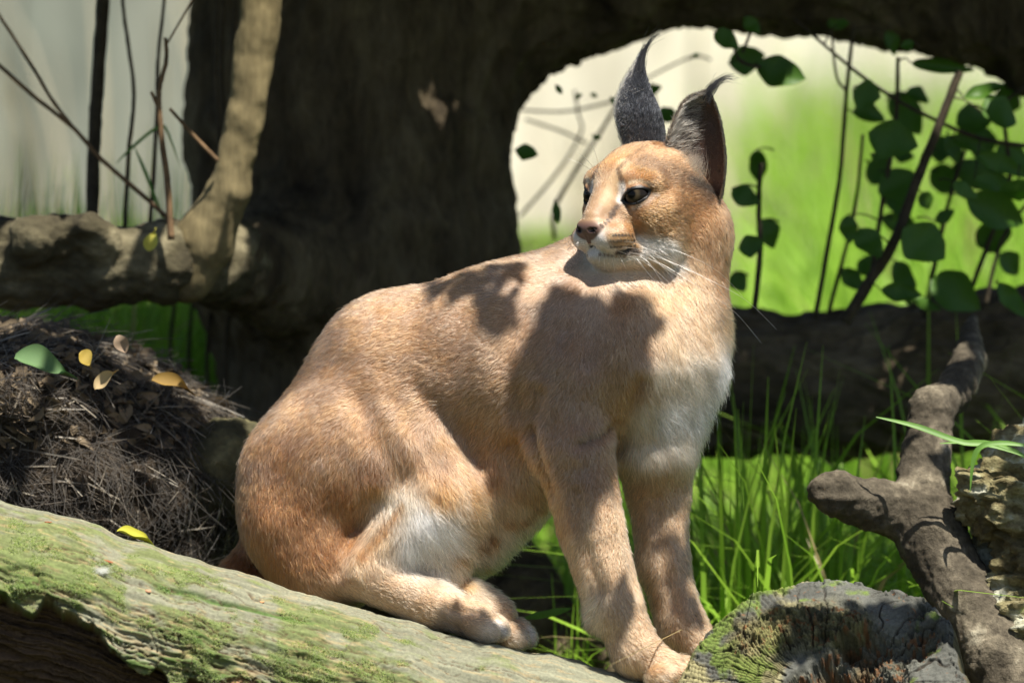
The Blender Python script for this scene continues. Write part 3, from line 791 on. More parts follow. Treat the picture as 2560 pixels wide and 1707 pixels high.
    if near:
        cnt = 1500                                    # pale tufts low in the cup and on the outer fold
        for (cu, cv, sp, du, dv, ln, cl) in ((1735, 432, 16, 4, -20, 36, (0.26, 0.23, 0.19)), (1700, 415, 16, 14, -10, 30, (0.33, 0.29, 0.23))):
            m = cnt // 4
            base = np.stack([cu + rng.normal(size=m) * sp, np.full(m, -78.0) + rng.normal(size=m) * 6, -(cv + rng.normal(size=m) * sp)], -1)
            n = np.tile(np.array([-0.3, -0.9, 0.1]), (m, 1))
            o, r = grow(base, n, np.tile(np.array([du, 0, -dv], float), (m, 1)), np.full(m, float(ln)), np.full(m, 0.3), None, r0=0.34)
            P_.append(o); R_.append(r); C_.append(np.array(cl) * (0.5 + 0.8 * rng.random((m, 1))))
    hair_object('ear_fur', np.concatenate(P_), np.concatenate(R_), np.concatenate(C_), cat, EARFUR).parent = ear
    return ear
def tuft(path, spread0, spread1, n, ear):
    path = np.array([uv(*p) for p in path]); k = 9
    out = np.empty((n, k, 3)); rad = np.empty((n, k))
    o0 = rng.normal(size=(n, 3)) * spread0; o1 = rng.normal(size=(n, 3)) * np.where(rng.random((n, 1)) < 0.3, 15.0, spread1)
    sc = np.clip(rng.random(n) ** 0.5, 0.35, 1) * (1 + 0.06 * rng.normal(size=n))
    st = rng.random(n) * 0.35
    for i in range(k):
        x = i / (k - 1)
        tt = np.clip(st * (1 - 0) + (sc - st).clip(0.1) * x, 0, 1)
        out[:, i] = catmull(path, tt) + o0 * (1 - tt)[:, None] + o1 * (tt ** 2)[:, None]
        rad[:, i] = 0.42 * (1 - 0.7 * x)
    c = np.array([0.007, 0.007, 0.008]) * (0.6 + 1.4 * rng.random((n, 1)))
    o = hair_object('ear_tuft', out, rad, c, cat, EARFUR); o.parent = ear
ear_n = make_ear([(1650, 430, -70), (1676, 330, -98), (1712, 255, -88), (1768, 228, -70)],
                 [(1802, 500, -45), (1812, 405, -58), (1800, 305, -58), (1774, 228, -68)], (0.30, 0.95, 0.05), (72, 66, 42, 3), True)
tuft([(1762, 256, -68), (1776, 226, -68), (1796, 204, -66), (1818, 193, -64), (1842, 196, -62)], 7.5, 6, 150, ear_n)
ear_f = make_ear([(1566, 385, 15), (1539, 287, 22), (1555, 220, 30), (1582, 172, 36), (1604, 132, 38)],
                 [(1662, 365, 60), (1650, 292, 62), (1624, 226, 52), (1610, 172, 42), (1609, 132, 39)], (0.50, -0.86, 0.05), (40, 44, 28, 11, 2), False)
tuft([(1592, 195, 26), (1601, 160, 32), (1611, 128, 36), (1628, 100, 38), (1656, 78, 40)], 7.5, 5, 150, ear_f)

# eyes
eye_m, nt, bs = new_mat('caracal_eye')
tx = N(nt, 'ShaderNodeTexCoord'); sx = N(nt, 'ShaderNodeSeparateXYZ')
L(nt, tx.outputs['Object'], sx.inputs[0])
dv = N(nt, 'ShaderNodeMath', operation='DIVIDE'); dv.inputs[1].default_value = EYE_R * S
L(nt, sx.outputs['Z'], dv.inputs[0])
rp_ = ramp(nt, [(0.0, (0.010, 0.008, 0.008)), (0.74, (0.012, 0.010, 0.008)), (0.79, (0.03, 0.023, 0.014)), (0.90, (0.055, 0.042, 0.024)), (0.945, (0.03, 0.023, 0.014)), (0.958, (0.003, 0.003, 0.003))])
L(nt, dv.outputs[0], rp_.inputs[0]); L(nt, rp_.outputs[0], bs.inputs['Base Color'])
bs.inputs['Roughness'].default_value = 0.08
bs.inputs['Coat Weight'].default_value = 0.0
bs.inputs['Specular IOR Level'].default_value = 0.14
bs.inputs['Coat Roughness'].default_value = 0.02
GAZE = HF * 0.86 + HS * 0.16 + HU * 0.02
for nm, c in (('n', EYE_N), ('f', EYE_F)):
    bmx = bmesh.new(); bmesh.ops.create_uvsphere(bmx, u_segments=40, v_segments=28, radius=EYE_R * S)
    me = bpy.data.meshes.new('eye'); bmx.to_mesh(me); bmx.free()
    for pl in me.polygons: pl.use_smooth = True
    o = link('eye', me, cat, eye_m)
    o.location = Vector(c2w(c)) - cat.location
    gz_ = GAZE + EYE_DIR[nm] * 0.35
    o.rotation_euler = Vector(dirw(gz_)).to_track_quat('Z', 'Y').to_euler()
# whiskers and long brow hairs
wh = []
def whisker(u, v, path):
    r = hit(u, v)
    pl = [r] + [np.array([r[0] + a, r[1] - d, r[2] - b]) for a, b, d in path]
    wh.append(catmull(pl, np.linspace(0, 1, 10)))
for i, (u, v) in enumerate([(1560, 604), (1575, 606), (1588, 606), (1555, 618), (1570, 619), (1584, 620), (1560, 630), (1574, 632), (1586, 631), (1566, 640), (1580, 640), (1545, 628)]):
    a = 90 + 16 * (i % 4); ln = 1.0 + 0.35 * math.sin(i * 2.1)
    whisker(u, v, [(a * 0.42 * ln, 4 + i * 1.2, 26), (a * 0.95 * ln, 22 + i * 4.5, 44), (a * 1.6 * ln, 66 + i * 7, 46), (a * 2.05 * ln, 128 + i * 9, 36)])
for u, v, dx, dy in ((1548, 640, 22, 50), (1530, 645, 8, 46), (1510, 648, 2, 40), (1590, 645, 40, 60), (1600, 640, 52, 52), (1500, 640, -4, 34)):
    whisker(u, v, [(dx * .4, dy * .3, 8), (dx * .8, dy * .7, 9)])
for u, v, dx, dy in ((1462, 612, -40, 10), (1460, 606, -46, 22), (1456, 602, -30, 26)):
    whisker(u, v, [(dx * .5, dy * .2, 8), (dx, dy, 6)])
for u, v, dx, dy in ((1500, 425, -24, -70), (1492, 430, -50, -50), (1488, 432, -70, -36), (1590, 455, -6, -30), (1605, 458, 14, -36), (1598, 456, 6, -44)):
    whisker(u, v, [(dx * .5, dy * .6, 14), (dx, dy, 16)])
wh = np.array(wh)
wr = np.linspace(0.55, 0.16, 10)[None].repeat(len(wh), 0)
hair_object('whiskers', wh, wr, np.tile([0.9, 0.88, 0.84], (len(wh), 1)), cat, hair_mat('whisker', 0.25))
# ================================================================== materials of wood and ground
def wood_mat(name, stops, scale=14.0, bump=0.6, dist=0.006, stretch=(1, 1, 1), rough=0.9, fine=90.0, use_col=False):
    m, nt, b = new_mat(name)
    tx = N(nt, 'ShaderNodeTexCoord'); mp = N(nt, 'ShaderNodeMapping')
    mp.inputs['Scale'].default_value = stretch
    L(nt, tx.outputs['Object'], mp.inputs[0])
    n1 = N(nt, 'ShaderNodeTexNoise', i_Scale=scale, i_Detail=8.0, i_Roughness=0.65)
    n2 = N(nt, 'ShaderNodeTexNoise', i_Scale=fine, i_Detail=6.0, i_Roughness=0.7)
    L(nt, mp.outputs[0], n1.inputs[0]); L(nt, mp.outputs[0], n2.inputs[0])
    r = ramp(nt, stops); L(nt, n1.outputs[0], r.inputs[0])
    mx = N(nt, 'ShaderNodeMix', data_type='RGBA', blend_type='MULTIPLY')
    mx.inputs['Factor'].default_value = 0.75
    r2 = ramp(nt, [(0.25, (0.35, 0.35, 0.35)), (0.7, (1.25, 1.25, 1.25))]); L(nt, n2.outputs[0], r2.inputs[0])
    L(nt, r.outputs[0], mx.inputs[6]); L(nt, r2.outputs[0], mx.inputs[7])
    out = mx.outputs[2]
    if use_col:
        at = N(nt, 'ShaderNodeVertexColor', layer_name='col')
        m2 = N(nt, 'ShaderNodeMix', data_type='RGBA', blend_type='MULTIPLY'); m2.inputs['Factor'].default_value = 1.0
        L(nt, at.outputs['Color'], m2.inputs[6]); L(nt, out, m2.inputs[7]); out = m2.outputs[2]
    L(nt, out, b.inputs['Base Color'])
    ad = N(nt, 'ShaderNodeMath', operation='MULTIPLY_ADD'); ad.inputs[1].default_value = 0.35
    L(nt, n2.outputs[0], ad.inputs[0]); L(nt, n1.outputs[0], ad.inputs[2])
    bp = N(nt, 'ShaderNodeBump', i_Strength=bump, i_Distance=dist)
    L(nt, ad.outputs[0], bp.inputs['Height']); L(nt, bp.outputs[0], b.inputs['Normal'])
    b.inputs['Roughness'].default_value = rough
    b.inputs['Specular IOR Level'].default_value = 0.25
    return m
def leaf_mat(name, c1, c2, trans=0.35, rough=0.5, scale=30.0, dry=None):
    m, nt, b = new_mat(name)
    oi = N(nt, 'ShaderNodeObjectInfo'); ge = N(nt, 'ShaderNodeNewGeometry')
    ns = N(nt, 'ShaderNodeTexNoise', i_Scale=scale, i_Detail=3.0)
    tx = N(nt, 'ShaderNodeTexCoord'); L(nt, tx.outputs['Object'], ns.inputs[0])
    a = N(nt, 'ShaderNodeMath', operation='MULTIPLY_ADD'); a.inputs[1].default_value = 0.5
    L(nt, ge.outputs['Random Per Island'], a.inputs[0]); L(nt, ns.outputs[0], a.inputs[2])
    b3 = N(nt, 'ShaderNodeMath', operation='MULTIPLY_ADD'); b3.inputs[1].default_value = 0.35
    L(nt, oi.outputs['Random'], b3.inputs[0]); L(nt, a.outputs[0], b3.inputs[2])
    b2 = N(nt, 'ShaderNodeMath', operation='MULTIPLY'); b2.inputs[1].default_value = 0.75
    L(nt, b3.outputs[0], b2.inputs[0])
    r = ramp(nt, [(0.26, c1), (0.8, c2)]); L(nt, b2.outputs[0], r.inputs[0])
    if dry is not None:
        gt = N(nt, 'ShaderNodeMath', operation='GREATER_THAN'); gt.inputs[1].default_value = 0.94
        L(nt, ge.outputs['Random Per Island'], gt.inputs[0])
        mxd = N(nt, 'ShaderNodeMix', data_type='RGBA'); mxd.inputs[7].default_value = (*dry, 1)
        L(nt, gt.outputs[0], mxd.inputs[0]); L(nt, r.outputs[0], mxd.inputs[6]); r = mxd; rout = mxd.outputs[2]
    else: rout = r.outputs[0]
    L(nt, rout, b.inputs['Base Color'])
    b.inputs['Roughness'].default_value = rough
    tr = N(nt, 'ShaderNodeBsdfTranslucent'); L(nt, rout, tr.inputs[0])
    ms = N(nt, 'ShaderNodeMixShader'); ms.inputs[0].default_value = trans
    L(nt, b.outputs[0], ms.inputs[1]); L(nt, tr.outputs[0], ms.inputs[2])
    L(nt, ms.outputs[0], nt.nodes['Material Output'].inputs[0])
    return m
BARK = wood_mat('dark_bark', [(0.3, (0.035, 0.026, 0.016)), (0.46, (0.12, 0.092, 0.054)), (0.6, (0.20, 0.16, 0.095)), (0.75, (0.30, 0.26, 0.16))], 12, 1.0, 0.04, (1, 1, 0.35))
LIMB = wood_mat('limb_bark', [(0.3, (0.03, 0.024, 0.014)), (0.52, (0.10, 0.087, 0.05)), (0.72, (0.33, 0.29, 0.18))], 12, 1.0, 0.012, (0.5, 1, 1))
STEMB = wood_mat('smooth_bark', [(0.3, (0.10, 0.078, 0.035)), (0.7, (0.27, 0.22, 0.115))], 9, 0.4, 0.006, (1, 1, 0.2))
TWIG = wood_mat('twig_bark', [(0.3, (0.10, 0.065, 0.035)), (0.7, (0.24, 0.15, 0.08))], 30, 0.4, 0.002)
DARKTWIG = wood_mat('dark_twig_bark', [(0.3, (0.035, 0.028, 0.018)), (0.7, (0.09, 0.07, 0.045))], 30, 0.4, 0.002)

def tubes(chains, k=30.0):
    """distance to chains of (u, v, depth m, radius px)"""
    def f(p):
        d = None
        for ch in chains:
            c = None
            for a, b in zip(ch[:-1], ch[1:]):
                x = rcone(p, (a[0], a[2] / S, -a[1]), (b[0], b[2] / S, -b[1]), a[3], b[3])
                c = x if c is None else smin(c, x, 0.35 * min(a[3], b[3]))
            d = c if d is None else smin(d, c, k)
        return d
    return f
def bounds(chains, pad):
    A = np.array([(q[0], q[2] / S, -q[1], q[3]) for ch in chains for q in ch])
    return (A[:, :3] - A[:, 3:]).min(0) - pad, (A[:, :3] + A[:, 3:]).max(0) + pad
def sdf_mesh(name, fn, lo, hi, step, disp=None):
    V, Q = surface_nets(band_field(fn, lo, hi, step), lo, step)
    T = tri_of(Q); n = vert_normals(V, T, None)
    if disp is not None: V = V + n * disp(V, n)[:, None]
    return np_mesh(name, c2w(V), Q), V, n

# ================================================================== the old tree: trunk, arching bough, low limb, pale stem
tree = empty('old_tree', P(900, 1500, 1.0))
tag(tree, 'old dark tree whose thick bough arches over the caracal', 'tree')
ch = [[(880, 1750, .95, 330), (890, 1150, .95, 320), (885, 650, .98, 366), (872, 250, 1.0, 372), (862, -200, 1.0, 372)],
      [(1050, -20, 1.0, 300), (1480, -175, 1.0, 262), (1900, -202, 1.0, 243), (2260, -120, .98, 222), (2640, 22, .95, 208), (3000, 150, .95, 200)],
      [(960, 720, .95, 200), (760, 690, .84, 150), (560, 655, .66, 112)],
      [(960, 1330, .92, 220), (1230, 1470, .72, 130), (1390, 1600, .58, 62), (1560, 1700, .45, 40)]]
f_ = tubes(ch, 165)
lo_, hi_ = bounds(ch, 60)
def dsp(V, n):
    q = V / 100.0
    return 22 * fbm(q * 0.55, 2) - 34 * np.abs(fbm(q * np.array([1.6, 1.6, 0.45]), 4)) + 16 + 4 * fbm(q * 6, 3)
me, V, n = sdf_mesh('trunk', f_, lo_, hi_, 17.0, dsp)
own(link('trunk', me, None, BARK), tree)
ch = [[(-900, 560, .62, 130), (-500, 600, .58, 125), (-160, 640, .55, 118), (60, 655, .55, 106), (250, 668, .55, 100), (400, 655, .55, 92), (560, 652, .66, 104), (640, 665, .75, 100)],
      [(245, 590, .50, 44), (215, 565, .48, 30)], [(85, 600, .48, 60), (140, 575, .5, 40)]]
def dsp2(V, n):
    q = V / 100.0
    return 12 * fbm(q * np.array([0.7, 1, 1]), 3) + 7 * fbm(q * 3, 4) + 12 * np.exp(-((V[:, 0] - 410) / 26) ** 2) * 0.6
f_ = tubes(ch, 60); lo_, hi_ = bounds(ch, 30)
me, V, n = sdf_mesh('limb', f_, lo_, hi_, 8.0, dsp2)
own(link('limb', me, None, LIMB), tree)
ch = [[(740, -620, .56, 72), (668, -120, .52, 56), (642, 100, .52, 51), (612, 300, .52, 48), (572, 480, .53, 52), (510, 600, .55, 75), (470, 690, .56, 70)]]
f_ = tubes(ch, 20); lo_, hi_ = bounds(ch, 20)
me, V, n = sdf_mesh('stem', f_, lo_, hi_, 8.0, lambda V, n: 5 * fbm(V / 60.0, 3))
own(link('stem', me, None, STEMB), tree)

# ------------------------------------------------------------------ unseen canopy overhead, laid out to cast shade: many separate leaves
def leaf_shape(nl=4, fold=0.12, curl=0.15, pw=0.8):
    """unit leaf along +x, width along y; two halves folded at the midrib"""
    xs = np.linspace(0, 1, nl + 1); V = []; F = []
    for x in xs:
        w = 0.5 * (math.sin(math.pi * min(x ** 0.8, 1)) ** pw if 0 < x < 1 else 0.02)
        z = -curl * x * x
        V += [(x, -w, z + fold * w), (x, 0, z), (x, w, z + fold * w)]
    for i in range(nl):
        a = 3 * i
        F += [(a, a + 3, a + 4, a + 1), (a + 1, a + 4, a + 5, a + 2)]
    return np.array(V), np.array(F)
LV, LF = leaf_shape()
LV3, LF3 = leaf_shape(3)
def leaf_cloud(name, cen, size, aspect, nrm, mat, parent=None, spin=None, shape=None):
    """cen (n,3) world; leaves of given length lie across nrm"""
    SV, SF = shape or (LV3, LF3)
    n = len(cen)
    nrm = nrm / np.linalg.norm(nrm, axis=1, keepdims=True)
    r = rng.normal(size=(n, 3)) if spin is None else spin
    ax = r - nrm * (r * nrm).sum(1, keepdims=True); ax /= np.linalg.norm(ax, axis=1, keepdims=True)
    ay = np.cross(nrm, ax)
    V = cen[:, None] + size[:, None, None] * ((SV[None, :, 0:1] - 0.5) * ax[:, None] + aspect * SV[None, :, 1:2] * ay[:, None] + SV[None, :, 2:3] * nrm[:, None])
    F = (SF[None] + (np.arange(n) * len(SV))[:, None, None]).reshape(-1, 4)
    me = np_mesh(name, V.reshape(-1, 3), F)
    o = link(name, me, None, mat)
    if parent is not None: own(o, parent)
    return o
SHADELEAF = leaf_mat('crown_leaf', (0.030, 0.055, 0.014), (0.075, 0.13, 0.03), 0.18)
def in_poly(pt, poly):
    x, y = pt; c = False
    for (x1, y1), (x2, y2) in zip(poly, poly[1:] + poly[:1]):
        if (y1 > y) != (y2 > y) and x < (x2 - x1) * (y - y1) / (y2 - y1) + x1: c = not c
    return c
cen = []; siz = []
# dense unseen foliage, put there to shade the trunk and the ground round it
top = float(P(1280, 0, 0.6)[2])
n_ = 12500
x = rng.uniform(-0.9, 1.15, n_); y = rng.uniform(0.02, 1.35, n_); z = top + 0.20 + rng.random(n_) * 0.5
z = z + np.maximum(0, 0.35 - y) * 0.5
n2_ = 3000
x = np.concatenate([x, rng.uniform(-1.0, -0.05, n2_)]); y = np.concatenate([y, rng.uniform(1.2, 2.7, n2_)]); z = np.concatenate([z, top + 0.3 + rng.random(n2_) * 0.5])
keep = ~((x < -0.40) & (vnoise(np.stack([x * 9, y * 8, x * 0], -1)) > 0.45))
cen.append(np.stack([x, y, z], -1)[keep]); siz.append(rng.uniform(0.045, 0.09, keep.sum()))
# unseen leaves added along sun rays to throw shade on chosen spots
tries = [0]
SUN_PX = np.array([SUN_DIR[0], SUN_DIR[1] * CP - SUN_DIR[2] * SP, SUN_DIR[2] * CP + SUN_DIR[1] * SP])
def shade(poly, count, dist, size=(0.035, 0.055), m_depth=None):
    u0, v0 = np.min(poly, 0); u1, v1 = np.max(poly, 0); k = 0; c = []
    while k < count:
        u, v = random.uniform(u0, u1), random.uniform(v0, v1)
        if not in_poly((u, v), poly): continue
        if m_depth is None:
            h = hit(u, v); b = c2w(h); k_try = BVH.ray_cast(Vector(h + SUN_PX * 30), Vector(SUN_PX))
            tries[0] += 1
            if k_try[0] is not None and tries[0] < 5000: continue          # its own head already shades this spot
        else: b = P(u, v, m_depth)
        c.append(b + SUN_DIR * random.uniform(*dist)); k += 1
    cen.append(np.array(c)); siz.append(rng.uniform(size[0], size[1], count))
shade([(1055, 680), (1058, 722), (1110, 745), (1190, 748), (1205, 800), (1218, 845), (1250, 845), (1285, 790), (1300, 705), (1335, 675), (1290, 660), (1110, 672)], 50, (1.3, 1.5), (0.03, 0.04))
shade([(1425, 675), (1380, 750), (1335, 880), (1322, 960), (1300, 1050), (1272, 1160), (1390, 1230), (1420, 1290), (1480, 1260), (1505, 1160), (1545, 1080), (1580, 960), (1605, 900), (1630, 800), (1570, 730), (1480, 690)], 420, (1.25, 1.55), (0.04, 0.056))
shade([(1640, 1330), (1740, 1330), (1760, 1560), (1690, 1560)], 26, (1.2, 1.4), (0.03, 0.04))
shade([(1060, 1625), (1500, 1668), (1540, 1720), (1080, 1720)], 26, (0.9, 1.1), (0.04, 0.06), -0.1)
shade([(1960, 1440), (2430, 1500), (2430, 1760), (1900, 1760), (2000, 1560)], 60, (0.9, 1.15), (0.035, 0.06), -0.16)
shade([(2000, 1200), (2350, 1180), (2450, 1420), (2560, 1707), (2380, 1707), (2250, 1380), (2050, 1300)], 100, (0.9, 1.1), (0.03, 0.05), 0.2)
shade([(2280, 780), (2450, 780), (2400, 1180), (2280, 1180)], 50, (0.85, 1.0), (0.03, 0.05), 0.3)
shade([(2380, 1230), (2560, 1200), (2560, 1707), (2480, 1707)], 50, (0.95, 1.1), (0.03, 0.05), 0.1)
shade([(-60, 780), (330, 800), (600, 1000), (600, 1300), (300, 1330), (-60, 1230)], 760, (1.0, 1.25), (0.05, 0.085), 0.25)
cen = np.concatenate(cen); siz = np.concatenate(siz)
# leaves cut away along sun rays so that chosen spots stay sunlit
keep = np.ones(len(cen), bool)
face_ = [(u, v, float(hit(u, v)[1]) * S, r) for u, v, r in ((1478, 570, .014), (1500, 520, .014), (1535, 590, .014), (1580, 610, .014), (1520, 460, .016), (1600, 520, .018), (1660, 560, .02), (1740, 600, .02), (1800, 640, .02), (1780, 760, .03), (1540, 410, .016), (1620, 400, .014), (1700, 480, .016), (1640, 640, .016), (1770, 850, .03))]
for (u, v, m, r) in (*face_, (40, 610, .48, .045), (30, 690, .43, .03), (262, 610, .48, .03), (320, 600, .48, .045), (310, 650, .45, .03), (650, 0, .46, .06), (640, 90, .46, .05), (470, 600, .46, .012),
                     (395, 1150, .14, .022), (415, 1215, .14, .02), (560, 1130, .16, .02), (1850, 795, .80, .025), (2280, 800, .78, .02), (1480, 300, .7, .0),
                     (2330, 1075, .17, .012), (2318, 1180, .13, .014), (2185, 1270, .06, .02), (2350, 1330, .05, .016), (2300, 1420, .05, .014), (2440, 1560, .03, .018), (2120, 1240, .05, .012), (2460, 1130, .05, .03), (2510, 1230, .02, .02), (2530, 1400, .0, .02),
                     (120, 820, .1, .010), (300, 850, .1, .008), (60, 905, .1, .012), (240, 960, .08, .008), *[(random.uniform(650, 1280), random.uniform(30, 600), .80, random.uniform(.0, .004)) for _ in range(1)], *[(random.uniform(1830, 2560), random.uniform(780, 1000), .78, random.uniform(.0, .008)) for _ in range(7)], *[(random.uniform(1350, 2560), random.uniform(-60, 60), .85, random.uniform(.0, .004)) for _ in range(3)]):
    o_ = P(u, v, m); t_ = (cen - o_) @ SUN_DIR
    keep &= ~((np.linalg.norm(cen - o_ - t_[:, None] * SUN_DIR, axis=1) < r + siz * 0.33) & (t_ > 0))
cen, siz = cen[keep], siz[keep]
nrm = SUN_DIR[None] + rng.normal(size=cen.shape) * 0.38
leaf_cloud('crown', cen, siz, 0.55, nrm, SHADELEAF, tree)
# unseen boughs added among the shading leaves
def tube_mesh(name, paths, mat, parent=None, sides=7, wob=0.0):
    """paths: list of ((n,3) points, (n,) radii) in world metres, one mesh"""
    VV, FF = [], []; off = 0
    for pts, rad in paths:
        pts = np.asarray(pts, float); rad = np.asarray(rad, float); n = len(pts)
        t = np.gradient(pts, axis=0); t /= np.linalg.norm(t, axis=1, keepdims=True)
        up = np.array([0.31, 0.2, 0.93]); a = np.cross(t, up); a /= np.linalg.norm(a, axis=1, keepdims=True); b = np.cross(t, a)
        th = np.linspace(0, 2 * math.pi, sides, endpoint=False)
        rr = rad[:, None] * (1 + wob * rng.normal(size=(n, sides)))
        V = pts[:, None] + rr[..., None] * (np.cos(th)[None, :, None] * a[:, None] + np.sin(th)[None, :, None] * b[:, None])
        VV.append(V.reshape(-1, 3)); VV.append(pts[[0, -1]])
        i, j = np.meshgrid(np.arange(n - 1), np.arange(sides), indexing='ij'); j2 = (j + 1) % sides
        FF.append(off + np.stack([i * sides + j, i * sides + j2, (i + 1) * sides + j2, (i + 1) * sides + j], -1).reshape(-1, 4))
        j = np.arange(sides); j2 = (j + 1) % sides; c0, c1 = n * sides, n * sides + 1
        FF.append(off + np.stack([np.full(sides, c0), j2, j, j], -1)); FF.append(off + np.stack([np.full(sides, c1), (n - 1) * sides + j, (n - 1) * sides + j2, (n - 1) * sides + j2], -1))
        off += n * sides + 2
    V = np.concatenate(VV); F = np.concatenate(FF)
    tri = F[:, 2] == F[:, 3]
    me = np_mesh(name, V, [F[~tri], F[tri][:, :3]])
    o = link(name, me, None, mat)
    if parent is not None: own(o, parent)
    return o
def path3(pts, n=14):
    """smooth world path through (u, v, depth m) marks"""
    return catmull([P(*p) for p in pts], np.linspace(0, 1, n))
zt = top + 0.45
bough = []
for a, b in (((0.1, 0.95, zt), (0.55, -0.45, zt + 0.12)), ((0.4, 0.95, zt + .1), (1.0, -0.5, zt + 0.2)), ((-0.2, 0.95, zt), (-0.3, -0.4, zt + 0.15)), ((0.5, 0.9, zt), (0.1, 0.0, zt))):
    a, b = np.array(a), np.array(b); m_ = (a + b) / 2 + np.array([0.03, 0, 0.06])
    bough.append((catmull([a, m_, b], np.linspace(0, 1, 12)), np.linspace(0.03, 0.006, 12)))
tube_mesh('bough', bough, DARKTWIG, tree)
# ================================================================== the mossy log the caracal sits on
CU = [-260, 0, 165, 300, 420, 577, 800, 1000, 1200, 1400, 1560, 1700, 1900]
CT = [1190, 1255, 1290, 1345, 1385, 1425, 1492, 1550, 1600, 1644, 1684, 1720, 1765]
us = np.arange(-260, 1900, 3.2)
th = np.radians(np.concatenate([np.arange(-150, -30, 4.0), np.arange(-30, 150, 0.62)]))   # 0 = top, + towards the camera
U, TH = np.meshgrid(us, th, indexing='ij')
Rp = 292.0
topv = np.interp(U, CU, CT); topv = topv + 5 * fbm(np.stack([U / 60, U * 0, U * 0 + 2.2], -1), 3)
axw = np.interp(U, [-260, 1900], [-0.165, -0.075]) / S
Tn = TH * Rp
g = np.stack([U / 100, Tn / 100, U * 0], -1)
grain = fbm(g * np.array([0.5, 9.0, 1]) + 3, 5)
hair = 1 - np.abs(fbm(g * np.array([1.3, 16.0, 1]) + 44, 3)); split = smooth01(hair, 0.90, 0.985) * smooth01(vnoise(g * np.array([0.8, 2.5, 1]) + 29), -0.15, 0.4)
lump = fbm(g * np.array([0.8, 1.2, 1]) + 8, 3)
fine = fbm(g * np.array([4.5, 18.0, 1]), 4)
bark = fbm(g * np.array([1.1, 7.0, 1]) + 21, 4)
# wandering cracks along the grain, with short cross breaks
wv = Tn / 34 + 1.1 * fbm(g * np.array([0.9, 1.0, 1]) + 5, 3)
cr = np.abs(wv - np.round(wv)); crk = (1 - smooth01(cr, 0.0, 0.075)) * smooth01(vnoise(g * np.array([0.55, 2.4, 1]) + 13), -0.1, 0.35)
rag = smooth01(TH + 0.10 * lump, math.radians(50), math.radians(76))      # the lower flank is ragged
wv2 = Tn / 15 + 1.3 * fbm(g * np.array([1.4, 1.5, 1]) + 35, 3); cr2 = np.abs(wv2 - np.round(wv2))
crk2 = (1 - smooth01(cr2, 0.0, 0.2)) * smooth01(vnoise(g * np.array([1.2, 4, 1]) + 19), -0.1, 0.4) * rag
wv3 = U / 38 + 1.6 * fbm(g * np.array([1.6, 1.2, 1]) + 55, 3); cr3 = np.abs(wv3 - np.round(wv3))
crk3 = (1 - smooth01(cr3, 0.0, 0.12)) * rag * smooth01(vnoise(g * 2.1 + 61), 0.0, 0.4)
rr = Rp + 9 * lump + 2.4 * grain + 1.0 * fine - 3.5 * split - 6 * crk - 8 * crk2 - 7 * crk3 + rag * 9 * bark
# long mossy furrow
fur = np.exp(-(((TH - np.radians(np.interp(U, [350, 900], [46, 40]))) * Rp) / 9) ** 2) * smooth01(U, 360, 420) * (1 - smooth01(U, 720, 860))
rr -= 8 * fur
# the rotten hollow beneath a ragged lip
lip = np.radians(np.interp(U, [-260, 0, 110, 300, 330, 420, 560, 640, 900, 1300], [70, 74, 76, 82, 92, 92, 97, 108, 124, 138]))
lip = lip + 0.13 * fbm(np.stack([U / 40, U * 0, U * 0 + 7], -1), 4)
hol = smooth01(TH, lip, lip + 0.05)
rr -= hol * (92 + 26 * bark + 14 * lump)
# a torn patch of bare wood
tp = smooth01(1.0 - (((U - 610) / 55) ** 2 + ((TH - np.radians(95)) / 0.20) ** 2) + 0.8 * bark, 0.1, 0.5) * (1 - hol)
rr -= 12 * tp
# knots
for (ku, kt, kr, kh) in ((480, 84, 20, 9), (60, 70, 34, 8)):
    dd = np.sqrt((U - ku) ** 2 + ((TH - np.radians(kt)) * Rp) ** 2) / kr
    rr += kh * np.exp(-dd ** 2) - kh * 1.2 * np.exp(-(dd - 1.25) ** 2 / 0.08)
A = np.stack([U, axw - rr * np.sin(TH), -(topv + Rp) + rr * np.cos(TH)], -1)
nu, nth = U.shape
i, j = np.meshgrid(np.arange(nu - 1), np.arange(nth - 1), indexing='ij')
a = (i * nth + j).ravel()
F = np.stack([a, a + 1, a + nth + 1, a + nth], -1)
me = np_mesh('mossy_log', c2w(A.reshape(-1, 3)), F[:, ::-1])
moss = smooth01(lump * 0.7 + 0.5 * fbm(g * np.array([2.5, 5, 1]) + 71, 4) + np.interp(np.degrees(TH), [-20, 12, 36, 60, 95], [-0.75, -0.5, 0.25, 0.45, 0.35]) + np.interp(U, [0, 700, 1300], [0.12, 0.0, -0.55]), -0.25, 0.55)
grey = np.array([0.190, 0.190, 0.135]); mossc = np.array([0.128, 0.155, 0.050]); dmoss = np.array([0.055, 0.105, 0.02]); tanw = np.array([0.34, 0.25, 0.13]); rot = np.array([0.085, 0.052, 0.030]); bare = np.array([0.24, 0.14, 0.075])
mix = lambda c, d, w: c * (1 - w[..., None]) + d * w[..., None]
col = mix(np.broadcast_to(grey, A.shape) * (1 + 0.22 * grain)[..., None], mossc * (1 + 0.3 * bark)[..., None].clip(0.4, 2), moss * 0.8)
col = mix(col, tanw, 0.45 * smooth01(fbm(g * np.array([3.0, 14, 1]) + 90, 4) - 0.2 + 0.35 * rag, 0.25, 0.6))
col = mix(col, dmoss, 0.75 * smooth01(bark + 0.2, 0.1, 0.6) * rag)
col = mix(col, dmoss * 1.2, 0.85 * fur)
col = mix(col, rot, np.clip(crk * 0.95 + crk2 * 0.85 + crk3 * 0.7 + split * 0.8, 0, 1))
col = mix(col, bare * (1 + 0.4 * fine)[..., None].clip(0.4, 2), tp)
col = mix(col, rot * (1 + 0.5 * grain)[..., None].clip(0.3, 2), hol)
